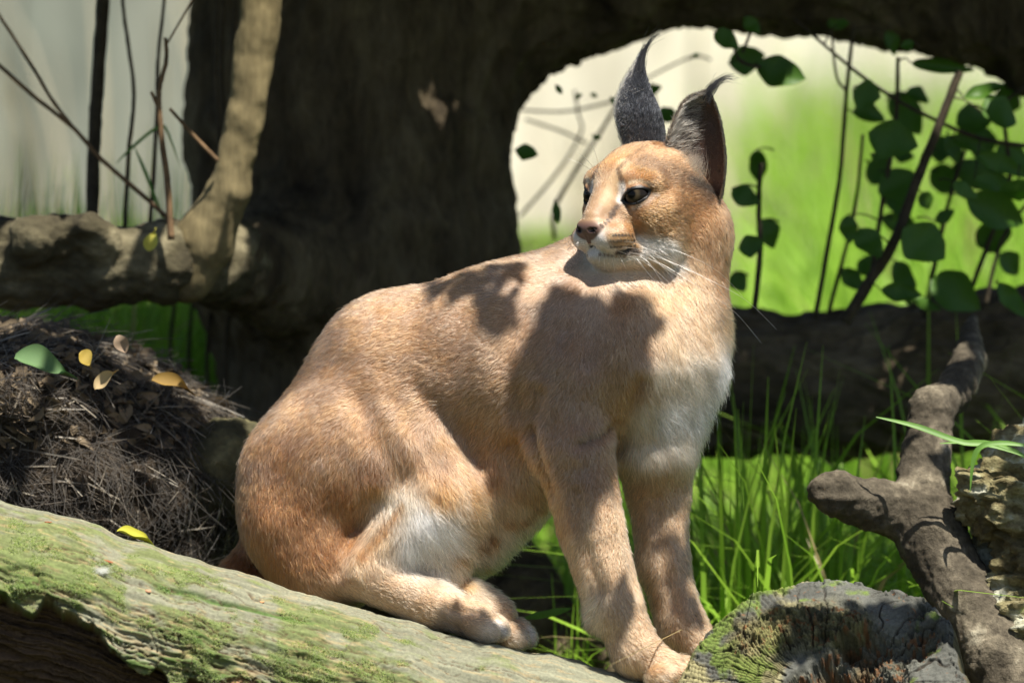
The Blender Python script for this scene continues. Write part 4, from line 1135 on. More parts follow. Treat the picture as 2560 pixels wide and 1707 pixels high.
set_col(me, np.clip(col, 0.01, 0.9).reshape(-1, 3))
def colored_wood(name, bump=0.5, dist=0.0015, scale=260.0, rough=0.92):
    m, nt, b = new_mat(name)
    at = N(nt, 'ShaderNodeVertexColor', layer_name='col')
    tx = N(nt, 'ShaderNodeTexCoord')
    n1 = N(nt, 'ShaderNodeTexNoise', i_Scale=scale, i_Detail=7.0, i_Roughness=0.7); L(nt, tx.outputs['Object'], n1.inputs[0])
    r = ramp(nt, [(0.3, (0.6, 0.6, 0.6)), (0.7, (1.35, 1.35, 1.3))]); L(nt, n1.outputs[0], r.inputs[0])
    mx = N(nt, 'ShaderNodeMix', data_type='RGBA', blend_type='MULTIPLY'); mx.inputs['Factor'].default_value = 0.8
    L(nt, at.outputs['Color'], mx.inputs[6]); L(nt, r.outputs[0], mx.inputs[7]); L(nt, mx.outputs[2], b.inputs['Base Color'])
    bp = N(nt, 'ShaderNodeBump', i_Strength=bump, i_Distance=dist); L(nt, n1.outputs[0], bp.inputs['Height']); L(nt, bp.outputs[0], b.inputs['Normal'])
    b.inputs['Roughness'].default_value = rough; b.inputs['Specular IOR Level'].default_value = 0.2
    return m
LOGM = colored_wood('mossy_wood')
log = link('mossy_log', me, None, LOGM)
tag(log, 'long grey log with green moss and a rotten hollow underneath, sloping down under the caracal', 'log')
# cushions of living moss on the ragged flank
mm = (moss > 0.55) & (TH > math.radians(28)) & (TH < lip - 0.02) & (fbm(np.stack([U / 46, Tn / 26, U * 0 + 3], -1), 3) > 0.12) & (U > -40) & (U < 1250)
mi = np.argwhere(mm); mi = mi[rng.choice(len(mi), min(16000, len(mi)), replace=False)]
mr = A[mi[:, 0], mi[:, 1]] + rng.normal(size=(len(mi), 3)) * 1.2
mt = TH[mi[:, 0], mi[:, 1]]; mn = np.stack([0 * mt, -np.sin(mt), np.cos(mt)], -1)
mo, mrad = grow(mr, mn, np.tile([0.6, -0.2, -0.6], (len(mr), 1)) + rng.normal(size=mr.shape) * 0.8, np.full(len(mr), 8.0), np.full(len(mr), 0.6), None, k=3, r0=0.75, jit=0.6)
mc = np.array([0.11, 0.17, 0.028]) * (0.35 + 1.1 * rng.random((len(mr), 1))); mc[rng.random(len(mr)) < 0.12] = (0.30, 0.27, 0.12)
hair_object('moss', mo, mrad, mc, log, hair_mat('moss_strand', 0.7))['kind'] = 'stuff'
def log_point(u, v):
    """point on the log's skin under a photo pixel (pixel space), and its normal"""
    d = (A[..., 0] - u) ** 2 + (A[..., 2] + v) ** 2
    d = np.where((TH > math.radians(-25)) & (TH < math.radians(120)), d, 1e9)
    k = np.unravel_index(np.argmin(d), d.shape)
    n = np.array([0.0, -math.sin(TH[k]), math.cos(TH[k])])
    return A[k], n

# ================================================================== cut log end in the corner
nr, na_ = 190, 760
cR = np.array([2050., -0.235 / S, -1735.])
fn = np.array([-0.10, -0.72, 0.68]); fn /= np.linalg.norm(fn)
fa = np.array([0.97, -0.05, 0.16]); fa -= fn * (fa @ fn); fa /= np.linalg.norm(fa); fb = np.cross(fa, fn); fb = fb if fb[2] > 0 else -fb
ang = np.linspace(0, 2 * math.pi, na_, endpoint=False); rad_ = np.linspace(0, 1, nr) ** 0.85
RA, AN = np.meshgrid(rad_, ang, indexing='ij')
ca = np.stack([np.cos(AN) * 1.2, np.sin(AN) * 1.2, AN * 0], -1)
rim = 382 * (1 + 0.05 * fbm(ca * 1.3 + 4, 3) + 0.025 * fbm(ca * 5, 3)) * (1 - 0.05 * np.cos(2 * AN))
X, Y = RA * rim * np.cos(AN), RA * rim * np.sin(AN)
g = np.stack([X / 100, Y / 100, X * 0], -1)
n1s = fbm(g * 1.1 + 2, 2); n1 = fbm(g * 1.6 + 2, 4); n2 = fbm(g * 5 + 9, 4)
# rotten hollow: a long trough from lower left to upper right
hx, hy = (X - 45) * 0.85 + (Y - 40) * 0.52, -(X - 45) * 0.52 + (Y - 40) * 0.85
hollow = smooth01(1.15 - np.sqrt((hx / 235) ** 2 + (hy / 92) ** 2) + 0.45 * n1s + 0.05 * n2, -0.1, 0.75)
rings = np.sin((RA * rim + 14 * n1) / 4.2)
wa = AN * 34 / (2 * math.pi) + 0.5 * fbm(g * 1.1 + 31, 3); c1 = np.abs(wa - np.round(wa))
rc = (1 - smooth01(c1 * (RA * rim) / 5.4, 0.8, 3.6)) * smooth01(vnoise(g * 0.9 + 41), -0.05, 0.3) * (RA > 0.3)
wb = AN * 150 / (2 * math.pi) + 0.9 * fbm(g * 1.4 + 51, 3); c2_ = np.abs(wb - np.round(wb))
blocky = smooth01(-X + 0.2 * Y + 60 * n1, 60, 150)
rc2 = (1 - smooth01(c2_ * (RA * rim) / 24, 0.5, 2.4)) * (0.25 + 0.75 * blocky) * (RA > 0.35)
wc = (RA * rim) / 13 + 0.8 * fbm(g * 2.2 + 61, 3); c3 = np.abs(wc - np.round(wc))
rc3 = (1 - smooth01(c3, 0.0, 0.16)) * blocky * smooth01(vnoise(g * 3 + 71), -0.3, 0.3)
Z = 9 * n1s + 3 * n1 + 1.6 * n2 + 1.0 * rings - 9 * rc * (1 - 0.7 * hollow) - 4.5 * rc2 * (1 - hollow) - 4.5 * rc3 * (1 - hollow) - hollow * (88 + 6 * n2 + 26 * n1s + 10 * n1)
Z += 20 * smooth01(RA, 0.8, 1.0) * fbm(ca * 1.6 + 6, 2) - 16 * smooth01(RA, 0.955, 1.0)
mound = smooth01(1.1 - np.sqrt(((X + 10) / 200) ** 2 + ((Y - 230) / 110) ** 2) + 0.3 * n1s, 0, 0.6)
Z += 16 * mound * (1 + 0.5 * n1)
cellp = g * np.array([6.5, 6.5, 1]) + 0.8 * np.stack([n1, n2, n1 * 0], -1)
cell = _perm[(np.floor(cellp[..., 0]).astype(int) * 7349 ^ np.floor(cellp[..., 1]).astype(int) * 3571) & 0xFFFF] - 0.5
cell2 = _perm[(np.floor(cellp[..., 0] * 2.3).astype(int) * 6151 ^ np.floor(cellp[..., 1] * 2.3).astype(int) * 9973) & 0xFFFF] - 0.5
crumb = np.clip(smooth01(hollow, 0.05, 0.35) * (1 - 0.5 * smooth01(hollow, 0.8, 1)) + 0.8 * mound, 0, 1)
Z += crumb * (30 * cell + 14 * cell2) + 14 * cell * smooth01(RA, 0.86, 0.97)
Fc = cR + X[..., None] * fa + Y[..., None] * fb + Z[..., None] * fn
# the side of the log, running back and down from the cut
ns = 60
dep = np.linspace(0, 1, ns)[1:]
side_dir = -fn * 0.9 + np.array([0.12, 0.1, -0.35]); side_dir /= np.linalg.norm(side_dir)
edge = Fc[-1]
ej = np.stack([np.cos(ang) * 3, np.sin(ang) * 3, ang * 0], -1)
SD = []
for d in dep:
    groove = 7 * fbm(np.concatenate([ej[:, :2] * 3.2, np.full((na_, 1), d * 1.5)], 1), 4) + 5 * smooth01(np.array([d]), 0, 0.06)
    outv = edge - cR; outv = outv - np.outer(outv @ side_dir, side_dir); outv /= np.linalg.norm(outv, axis=1, keepdims=True)
    SD.append(edge + side_dir * d * 620 + outv * groove[:, None])
SD = np.array(SD)
allp = np.concatenate([Fc, SD]); nn = len(allp)
i, j = np.meshgrid(np.arange(nn - 1), np.arange(na_), indexing='ij'); j2 = (j + 1) % na_
F = np.stack([i * na_ + j, (i + 1) * na_ + j, (i + 1) * na_ + j2, i * na_ + j2], -1).reshape(-1, 4)
me = np_mesh('cut_log', c2w(allp.reshape(-1, 3)), F)
greyd = np.array([0.105, 0.107, 0.095]); yel = np.array([0.30, 0.27, 0.135]); mosg = np.array([0.13, 0.19, 0.03]); rust = np.array([0.17, 0.075, 0.03]); oliv = np.array([0.15, 0.135, 0.06])
col = mix(np.broadcast_to(greyd, Fc.shape) * (1 + 0.25 * n1)[..., None], yel, 0.85 * blocky * smooth01(n1 + 0.5, 0, 0.6))
col = mix(col, mosg, 0.8 * smooth01(fbm(g * 1.8 + 81, 4) + 0.5 * blocky - 0.45 + 0.4 * np.exp(-((X + 190) / 90) ** 2), 0.0, 0.5))
col = mix(col, oliv * (1 + 0.6 * n2)[..., None].clip(0.3, 2), 0.85 * np.maximum(hollow * 0.6, mound))
col = mix(col, np.array([0.075, 0.045, 0.022]) * (1 + 0.6 * n2)[..., None].clip(0.3, 2), 0.8 * smooth01(hollow, 0.45, 0.9))
col = mix(col, rust, 0.8 * smooth01(fbm(g * 9 + 91, 4) + 0.7 * crumb - 0.85, 0.05, 0.5))
col = mix(col, np.array([0.03, 0.022, 0.015]), np.clip(rc * 0.8 + rc2 * 0.6 + rc3 * 0.5, 0, 1))
barkc = np.broadcast_to(np.array([0.10, 0.088, 0.05]), SD.shape) * (1 + 0.5 * fbm(np.stack([SD[..., 0] / 30, SD[..., 1] / 30, SD[..., 2] / 120], -1), 3))[..., None].clip(0.3, 2)
set_col(me, np.concatenate([np.clip(col, 0.01, 0.9), barkc]).reshape(-1, 3))
cut = link('cut_log', me, None, colored_wood('weathered_end_grain', 0.6, 0.002, 320.0))
tag(cut, 'sawn end of an old log with a rotten crumbling heart and radial cracks', 'log')

# ================================================================== forked branch, fallen log, lichen log, low log behind the rump
FORK = wood_mat('forked_bark', [(0.32, (0.04, 0.033, 0.022)), (0.5, (0.105, 0.088, 0.062)), (0.6, (0.20, 0.17, 0.12)), (0.7, (0.42, 0.38, 0.28))], 22, 1.0, 0.01, (1, 1, 0.8), fine=140.0)
ch = [[(2610, 1830, .02, 100), (2500, 1650, .06, 92), (2400, 1480, .10, 82), (2335, 1350, .13, 84), (2300, 1260, .15, 72), (2318, 1130, .19, 60), (2330, 1020, .22, 52)],
      [(2330, 1020, .22, 50), (2380, 990, .28, 46), (2425, 900, .36, 42), (2425, 830, .43, 24), (2432, 800, .48, 12)],
      [(2290, 1290, .15, 74), (2180, 1262, .12, 62), (2090, 1238, .09, 55), (2062, 1228, .085, 44)]]
def dspf(V, n):
    ringz = sum(6 * np.exp(-((-V[:, 2] - z) / 9) ** 2) for z in (1178, 1245, 1060))
    return 5 * fbm(V / 45.0, 3) + 2.5 * fbm(V / 12.0, 3) + ringz
f_ = tubes(ch, 32); lo_, hi_ = bounds(ch, 20)
me, V, n = sdf_mesh('forked_branch', f_, lo_, hi_, 6.5, dspf)
tag(link('forked_branch', me, None, FORK), 'bare brown forked branch with a sawn stub leaning behind the cut log', 'branch')

DIM = wood_mat('fallen_bark', [(0.3, (0.045, 0.034, 0.021)), (0.5, (0.13, 0.10, 0.062)), (0.72, (0.30, 0.24, 0.165))], 12, 1.0, 0.015, (0.4, 1, 1))
ch = [[(1380, 1000, 1.0, 150), (1800, 958, .98, 168), (2100, 962, .95, 170), (2400, 935, .9, 178), (2700, 880, .88, 190)]]
f_ = tubes(ch, 20); lo_, hi_ = bounds(ch, 50)
me, V, n = sdf_mesh('fallen_log', f_, lo_, hi_, 12.0, lambda V, n: 14 * fbm(V / 110.0, 3) + 14 - 26 * np.abs(fbm(V / np.array([160., 45., 45.]), 4)))
tag(link('fallen_log', me, None, DIM), 'dark fallen log lying behind the forked branch, grass growing along it', 'log')

LICH = wood_mat('lichen_wood', [(0.25, (0.035, 0.028, 0.015)), (0.43, (0.15, 0.12, 0.055)), (0.51, (0.30, 0.27, 0.14)), (0.60, (0.64, 0.65, 0.53))], 17, 1.0, 0.02, (0.7, 1, 1), fine=70.0)
ch = [[(2490, 1240, .10, 95), (2540, 1190, .14, 105), (2680, 1140, .2, 115)], [(2560, 1330, .10, 80), (2600, 1700, .08, 130)], [(2480, 1330, .16, 60), (2560, 1600, .15, 90)]]
f_ = tubes(ch, 40); lo_, hi_ = bounds(ch, 50)
me, V, n = sdf_mesh('rotten_log', f_, lo_, hi_, 7.0, lambda V, n: 30 * fbm(V / 60.0 * np.array([.6, 1, 1]), 4) + 30 * np.abs(fbm(V / 34.0 * np.array([.4, 1, 1.6]), 4)) - 14)
tag(link('rotten_log', me, None, LICH), 'broken log crusted with pale lichen at the edge beside the forked branch', 'log')

LOWB = wood_mat('low_log_bark', [(0.3, (0.02, 0.018, 0.012)), (0.55, (0.075, 0.068, 0.035)), (0.75, (0.20, 0.18, 0.09))], 13, 0.9, 0.01, fine=60)
ch = [[(250, 1330, .32, 110), (420, 1240, .28, 130), (560, 1190, .30, 130), (740, 1230, .34, 130)], [(400, 1120, .27, 62), (350, 1210, .25, 50)]]
f_ = tubes(ch, 50); lo_, hi_ = bounds(ch, 40)
me, V, n = sdf_mesh('low_log', f_, lo_, hi_, 8.0, lambda V, n: 14 * fbm(V / 70.0, 4) + 5 * fbm(V / 18.0, 3))
tag(link('low_log', me, None, LOWB), 'short knobbly log in shade between the straw heap and the caracal', 'log')
# ================================================================== ground, grass, wall
n_ = 120
xs = np.sign(np.linspace(-1, 1, n_)) * np.abs(np.linspace(-1, 1, n_)) ** 3 * 60; ys = np.concatenate([np.linspace(-12, -1, 12), np.linspace(-0.9, 4, 50), np.linspace(4.2, 70, 50)])
X, Y = np.meshgrid(xs, ys, indexing='ij')
Z = 0.03 * fbm(np.stack([X * 1.5, Y * 1.5, X * 0], -1), 3) - 0.02
a = (np.arange(len(xs) - 1)[:, None] * len(ys) + np.arange(len(ys) - 1)[None]).ravel()
me = np_mesh('ground', np.stack([X, Y, Z], -1).reshape(-1, 3), np.stack([a, a + len(ys), a + len(ys) + 1, a + 1], -1))
GR = wood_mat('ground_soil', [(0.35, (0.045, 0.032, 0.018)), (0.55, (0.045, 0.06, 0.018)), (0.75, (0.07, 0.11, 0.03))], 5, 0.6, 0.03, fine=40)
tag(link('ground', me, None, GR), kind='structure')

GRASSM = leaf_mat('grass_blade', (0.09, 0.24, 0.012), (0.34, 0.56, 0.06), 0.5, 0.45, 3.0, (0.42, 0.33, 0.16))
def blades(name, root, h, w, lean, mat, seg=4, droop=0.35, flat=None):
    """one mesh of many blades"""
    n = len(root)
    az = rng.uniform(0, 2 * math.pi, n); dx = np.stack([np.cos(az), np.sin(az), 0 * az], -1)
    fx = np.stack([np.cos(az + 1.2 + rng.normal(size=n) * .5), np.sin(az + 1.2 + rng.normal(size=n) * .5), 0 * az], -1) if flat is None else flat
    t = np.linspace(0, 1, seg + 1)
    c = root[:, None] + h[:, None, None] * (np.array([0, 0, 1.0])[None, None] * (t - droop * t ** 2.5 * lean[:, None] ** 0.5)[..., None] + dx[:, None] * (lean[:, None] * t[None] ** 2)[..., None])
    wd = w[:, None] * (1 - t[None] ** 2.2) * 0.5 + 0.0003
    A_ = c - fx[:, None] * wd[..., None]; B_ = c + fx[:, None] * wd[..., None]
    V = np.stack([A_, B_], 2).reshape(-1, 3)
    b = (np.arange(n) * (seg + 1) * 2)[:, None] + (np.arange(seg) * 2)[None]
    b = b.ravel()
    return np_mesh(name, V, np.stack([b, b + 1, b + 3, b + 2], -1))
def gz(x, y): return 0.03 * fbm(np.stack([x * 1.5, y * 1.5, x * 0], -1), 3) - 0.02
roots, hs, wsd, ln = [], [], [], []
def patch(n, x0, x1, y0, y1, h0, h1, w0, w1, lean=0.5, fn_=None):
    x = rng.uniform(x0, x1, n); y = rng.uniform(y0, y1, n)
    roots.append(np.stack([x, y, gz(x, y)], -1))
    h = rng.uniform(h0, h1, n)
    if fn_ is not None: h = h * fn_(x, y)
    hs.append(h); wsd.append(rng.uniform(w0, w1, n)); ln.append(np.abs(rng.normal(size=n)) * lean)
tall = lambda x, y: 0.10 + 1.25 * smooth01(x - 0.030 * (y + 6.6), -0.18, 0.40) + 0.12 * vnoise(np.stack([x * 1.3, y * 0.8, x * 0], -1))
patch(30000, -2.2, 2.6, 2.4, 13.2, 0.30, 0.62, 0.006, 0.012, 0.5, tall)
patch(26000, -1.5, 2.0, 1.5, 6.0, 0.10, 0.30, 0.004, 0.008, 0.6)
patch(5200, 0.05, 1.0, 0.35, 1.6, 0.08, 0.26, 0.003, 0.007, 0.6)
patch(3600, -0.80, -0.12, 1.15, 1.9, 0.40, 0.80, 0.005, 0.011, 0.35)
patch(260, 0.20, 0.44, 0.30, 0.70, 0.16, 0.34, 0.005, 0.011, 0.8)
patch(150, 0.24, 0.42, 0.35, 0.75, 0.36, 0.62, 0.005, 0.010, 0.7)
patch(110, 0.42, 1.0, 0.5, 0.8, 0.40, 0.66, 0.004, 0.008, 0.8)
patch(320, 0.25, 0.95, 0.45, 0.8, 0.26, 0.46, 0.003, 0.007, 0.9)
patch(120, -0.1, 0.25, 0.2, 0.5, 0.08, 0.26, 0.004, 0.009, 0.8)
patch(220, 0.0, 0.3, 0.25, 0.8, 0.06, 0.16, 0.003, 0.006, 0.7)
me = blades('grass', np.concatenate(roots), np.concatenate(hs), np.concatenate(wsd), np.concatenate(ln), GRASSM)
tag(link('grass', me, None, GRASSM), 'bright green long grass covering the ground behind the logs', 'grass', kind='stuff')
DRYG = leaf_mat('pale_stalk', (0.30, 0.26, 0.17), (0.55, 0.48, 0.34), 0.3, 0.7, 3.0)
roots, hs, wsd, ln = [], [], [], []
patch(50, -2.6, -0.5, 7.5, 12.5, 0.6, 1.3, 0.01, 0.035, 0.25)
patch(420, 0.2, 2.2, 6.0, 12.8, 0.4, 0.8, 0.008, 0.022, 0.5)
me = blades('dry_grass', np.concatenate(roots), np.concatenate(hs), np.concatenate(wsd), np.concatenate(ln), DRYG)
tag(link('dry_grass', me, None, DRYG), 'pale dry stalks blurred in front of the far wall', 'dry grass', kind='stuff')
WEED = leaf_mat('weed_leaf', (0.07, 0.19, 0.012), (0.30, 0.50, 0.06), 0.5, 0.4, 2.0)
nw = 2600
x = rng.uniform(-1.2, 2.2, nw); y = rng.uniform(2.2, 7.5, nw); cl_ = vnoise(np.stack([x * 2.2, y * 1.4, x * 0], -1)) > 0.0
x, y = x[cl_], y[cl_]; z = gz(x, y) + rng.uniform(0.05, 0.38, len(x)) * (0.35 + 0.65 * smooth01(x, -0.2, 0.5))
o = leaf_cloud('weeds', np.stack([x, y, z], -1), rng.uniform(0.05, 0.12, len(x)), 0.55, rng.normal(size=(len(x), 3)) * 0.6 + np.array([0, -0.4, 0.9]), WEED)
tag(o, 'broad-leaved weeds blurred among the sunlit grass', 'weeds', kind='stuff')
# far wall: a row of cast panels, cream to the right, shade painted in as grey to the left
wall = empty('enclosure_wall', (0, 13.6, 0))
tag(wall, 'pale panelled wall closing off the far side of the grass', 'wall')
def stained(name, c1, c2, c3):
    m = wood_mat(name, [(0.3, c1), (0.5, c2), (0.7, c3)], 1.6, 0.3, 0.02, (1.6, 1, 0.35), fine=5.0)
    return m
CREAM_P = stained('cream_panel', (0.82, 0.73, 0.56), (0.90, 0.82, 0.66), (0.93, 0.88, 0.74)); SHADED_P = stained('shaded_panel', (0.15, 0.165, 0.135), (0.25, 0.27, 0.225), (0.42, 0.42, 0.35))
pw = 1.2
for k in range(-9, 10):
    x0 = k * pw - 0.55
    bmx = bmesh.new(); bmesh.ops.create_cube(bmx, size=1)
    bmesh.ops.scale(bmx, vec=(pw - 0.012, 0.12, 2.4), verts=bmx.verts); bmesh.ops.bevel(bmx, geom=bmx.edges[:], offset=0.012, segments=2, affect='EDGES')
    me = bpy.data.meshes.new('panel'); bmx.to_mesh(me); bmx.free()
    o = link('panel', me, wall, SHADED_P if x0 + pw / 2 < -0.35 else CREAM_P)
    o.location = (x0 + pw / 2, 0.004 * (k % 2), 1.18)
# ================================================================== leafy shrub on the right, bare saplings on the left
SHRUB = leaf_mat('shrub_leaf', (0.045, 0.13, 0.014), (0.12, 0.27, 0.03), 0.55, 0.45)
def one_leaf(name, seg=8, fold=0.18, curl=0.12, pw=0.8, th=0.006):
    SV, SF = leaf_shape(seg, fold, curl, pw)
    n = len(SV)
    V = np.concatenate([SV + [0, 0, th], SV - [0, 0, th]])
    F = [SF, SF[:, ::-1] + n]
    V = np.concatenate([V, V])                                       # the rim has its own corners, so the blade stays flat-shaded
    for c in (0, 2):
        i = np.arange(seg) * 3 + c + 2 * n
        F.append(np.stack([i, i + 3, i + 3 + n, i + n], -1) if c else np.stack([i, i + n, i + 3 + n, i + 3], -1))
    return np_mesh(name, V, F)
LEAFMES = [one_leaf('leaf', 14, f, c, p_) for f, c, p_ in ((0.18, 0.12, 0.7), (0.45, 0.30, 0.8), (-0.15, 0.05, 0.75), (0.3, -0.18, 0.85))]
for q_, me in enumerate(LEAFMES):
    co = np.array([v.co for v in me.vertices]); co[:, 1] *= 1 + 0.05 * np.sin(co[:, 0] * 13 + q_); co[:, 2] += 0.05 * np.sin(co[:, 0] * 11 + 2 * q_) * np.abs(co[:, 1]) * 2; co[:, 1] += 0.08 * (q_ - 1.5) * co[:, 0] ** 2
    me.vertices.foreach_set('co', co.astype(np.float32).ravel()); me.materials.append(SHRUB)
BASES = []
def put_leaf(root, u, v, m, length, width, ang, tilt=0.3, mat=None):
    """leaf whose middle shows at (u, v); length, width in photo px, ang in degrees on the photo"""
    k = S * (DIST + m) / DIST
    a = math.radians(ang)
    ax = dirw(np.array([math.cos(a), random.uniform(-.3, .3), -math.sin(a)])); ax /= np.linalg.norm(ax)
    nr_ = dirw(np.array([random.uniform(-tilt, tilt), -1, random.uniform(-tilt, tilt) + 0.25])); nr_ -= ax * (nr_ @ ax); nr_ /= np.linalg.norm(nr_)
    ay = np.cross(nr_, ax)
    o = bpy.data.objects.new('leaf', random.choice(LEAFMES)); C.objects.link(o)
    p = P(u, v, m) - ax * length * k * 0.5
    M = Matrix((( *(ax * length * k * 1.06),), (*(ay * width * k * 1.1),), (*(nr_ * length * k * 0.9),))).transposed().to_4x4()
    M.translation = Vector(p); BASES.append((root, p, k))
    o.parent = root
    o.matrix_parent_inverse = Matrix.Identity(4)
    o.matrix_basis = Matrix.Translation(root.location).inverted() @ M
    return o
STEMPTS = {}
def petioles(root, mat):
    """a stalk from each leaf to the stem nearest to it"""
    sp = np.concatenate(STEMPTS[root.name])
    for r_, p, k in BASES:
        if r_ is not root: continue
        q = sp[np.argmin(((sp - p) ** 2).sum(1))]
        if np.linalg.norm(q - p) > 0.055: q = p + (q - p) * 0.025 / np.linalg.norm(q - p)
        m_ = (p + q) / 2 + np.array([0, 0, 0.12 * np.linalg.norm(p - q)])
        tube_mesh('leaf_stalk', [(catmull([q, m_, p + (p - q) * 0.02], np.linspace(0, 1, 6)), np.linspace(2.6, 1.6, 6) * k)], mat, root, 5)
def stems(root, paths, mat, name='stem'):
    for pl, r0, r1, m in paths:
        pts = path3([(u, v, m + (q[0] if q else 0)) for u, v, *q in pl], 6 * len(pl))
        k = S * (DIST + m) / DIST
        tube_mesh(name, [(pts, np.linspace(r0, r1, len(pts)) * k)], mat, root, 7, 0.06)
        STEMPTS.setdefault(root.name, []).append(pts)
def R4(x, y): return 1800 + x / 1.96, y / 1.96
sh = empty('leafy_shrub', P(2150, 900, 0.85))
tag(sh, 'leafy shrub with dark oval leaves on upright stems in front of the bright grass', 'shrub')
leaves = [(30,190,115,75,25),(150,130,95,60,60),(125,300,150,112,-8),(285,365,205,125,22),(730,560,150,80,5),(835,695,205,150,22),(865,920,175,155,60),
 (190,810,140,72,85),(120,960,125,85,30),(235,1140,125,95,60),(150,1210,105,85,-10),(630,1120,115,72,85),(970,470,115,68,12),(1080,325,250,56,6),(1240,590,150,125,-15),
 (1380,560,145,135,10),(1220,700,150,72,12),(1280,860,265,112,18),(1350,1030,270,140,20),(1345,1150,145,145,70),(980,1200,205,172,45),(1150,1430,225,155,28),(1440,800,130,105,0),
 (1465,930,95,145,85),(840,210,105,64,60),(920,225,55,50,70),(770,770,62,32,25),(900,770,85,52,10),(1010,980,75,62,60),(650,1370,125,72,50),(880,1440,165,72,12),(1010,1490,125,42,22),(90,1380,90,75,60),
 (1290,460,170,60,-12),(1420,1290,120,90,40),(1200,930,120,60,30),(1100,1060,90,50,-30),(560,120,70,40,20),(600,115,50,40,-20)]
for i, (x, y, l_, w_, a_) in enumerate(leaves):
    u, v = R4(x, y)
    put_leaf(sh, u, v, 0.62 + 0.30 * ((i * 7) % 5) / 5, l_ / 1.96 * 1.15, w_ / 1.96 * 1.18, a_)
random.seed(77)
for i in range(18):
    put_leaf(sh, random.uniform(2130, 2590), random.uniform(230, 770), random.uniform(.6, 1.0), random.uniform(60, 125), random.uniform(40, 75), random.uniform(-40, 80))
def rp(*pts): return [R4(*p) for p in pts]
stems(sh, [(rp((360,90),(640,330),(850,480),(1080,600),(1280,680),(1500,715)), 4, 6, .72), (rp((655,120),(620,450),(590,830),(540,1150),(465,1560)), 5, 7, .78),
           (rp((545,140),(570,370),(615,440)), 3, 4, .78), (rp((872,280),(860,600),(795,1000),(745,1330)), 5, 7, .74), (rp((1175,350),(1080,600),(960,900),(860,1170),(720,1400),(610,1580)), 11, 16, .66),
           (rp((700,660),(655,1050),(530,1540)), 4, 6, .82), (rp((200,800),(190,1000),(195,1250),(165,1540)), 6, 8, .70), (rp((150,160),(110,260)), 4, 4, .65), (rp((1380,520),(1420,900),(1350,1100),(1200,1500)), 5, 7, .8), (rp((60,200),(100,300),(200,330)), 4, 4, .65), (rp((1500,420),(1250,640),(1130,960),(1060,1250),(1000,1560)), 4, 7, .85), (rp((1520,980),(1380,1180),(1300,1500)), 4, 6, .75)], DARKTWIG)
petioles(sh, DARKTWIG)
sg = empty('arch_sprig', P(1450, 700, 1.35))
tag(sg, 'thin blurred sprig with a few leaves seen through the arch left of the ears', 'shrub')
def R3(x, y): return 1280 + x / 3.016, 100 + y / 3.016
for i, (x, y, l_, w_, a_) in enumerate([(100,860,165,125,20),(1175,565,165,118,5),(1055,375,80,135,80),(355,375,75,45,45),(505,430,60,40,-20),(620,420,50,36,10),(330,1300,160,60,85),(640,740,60,50,30),(1385,125,60,40,-20),(770,460,60,50,30)]):
    u, v = R3(x, y); put_leaf(sg, u, v, 0.72 + 0.1 * (i % 3), l_ / 3.016, w_ / 3.016, a_)
def rq(*pts): return [R3(*p) for p in pts]
stems(sg, [(rq((60,530),(400,540),(700,480),(800,440)), 3, 4, 1.35), (rq((900,300),(700,640),(560,860),(330,1250),(320,1500)), 4, 6, 1.3), (rq((470,380),(500,560),(520,700),(340,1000),(60,1330)), 3, 4, 1.4), (rq((1000,300),(1350,130),(1500,150)), 3, 3, 1.35), (rq((100,600),(400,700),(560,780)), 3, 4, 1.4), (rq((1175,560),(1000,800),(800,1300)), 3, 4, 1.3), (rq((1055,330),(1100,700),(1000,1400)), 3, 4, 1.3)], DARKTWIG)

petioles(sg, DARKTWIG)
def twig(name, label, paths, mat, cat='sapling'):
    root = empty(name, P(paths[0][0][-1][0], paths[0][0][-1][1], paths[0][3]))
    tag(root, label, cat)
    stems(root, paths, mat)
    return root
twig('sapling', 'straight dark sapling trunk standing against the grey wall', [([(300, -620), (262, -60), (245, 200), (236, 350), (228, 620)], 17, 17, .75)], DARKTWIG)
twig('bare_twig', 'bare forked twig slanting down from the upper corner past the sapling', [([(-260, -60), (-30, 140), (90, 245), (185, 322), (250, 395), (330, 465), (420, 545)], 5, 6, .6), ([(-170, -230), (-20, 10), (80, 165), (130, 250), (185, 322)], 4, 5, .6)], TWIG, 'twig')
twig('brown_twig', 'upright orange-brown twig rising from the low limb', [([(414, 95), (416, 150), (400, 215), (398, 270), (405, 350), (418, 450), (428, 600)], 5, 9, .48), ([(378, 230), (398, 275)], 4, 5, .48), ([(418, 110), (470, 20), (500, -30)], 2.5, 3, .5)], TWIG, 'twig')
twig('thin_stem', 'thin wavy grey stem just right of the sapling trunk', [([(280, -420), (305, -20), (322, 120), (335, 240), (322, 380), (312, 570)], 4.5, 6, .7)], DARKTWIG, 'twig')
twig('pale_stem', 'thin straight stem between the wavy stem and the brown twig', [([(440, -400), (412, -20), (395, 150), (392, 300), (372, 600)], 4, 6, .68)], DARKTWIG, 'twig')
twig('broken_twig', 'short broken twig pointing up and left against the pale stem of the tree', [([(425, 272), (480, 335), (545, 402)], 4, 6, .5)], TWIG, 'twig')
for k, (u, v0, v1, d) in enumerate(((430, 760, 1010, .95), (476, 750, 1040, 1.0), (522, 760, 1060, .9), (568, 770, 1080, .85))):
    r_ = twig('reed_stem', ['leftmost', 'second from the left', 'third from the left', 'rightmost'][k] + ' of four thin dark stems under the low limb', [([(u + 6, v0), (u - 4, (v0 + v1) / 2), (u + 8, v1 + 60)], 5, 6, d)], DARKTWIG, 'stem')
    r_['group'] = 'dark stems under the low limb'
DRYM = leaf_mat('green_blade', (0.05, 0.14, 0.02), (0.16, 0.33, 0.05), 0.35)
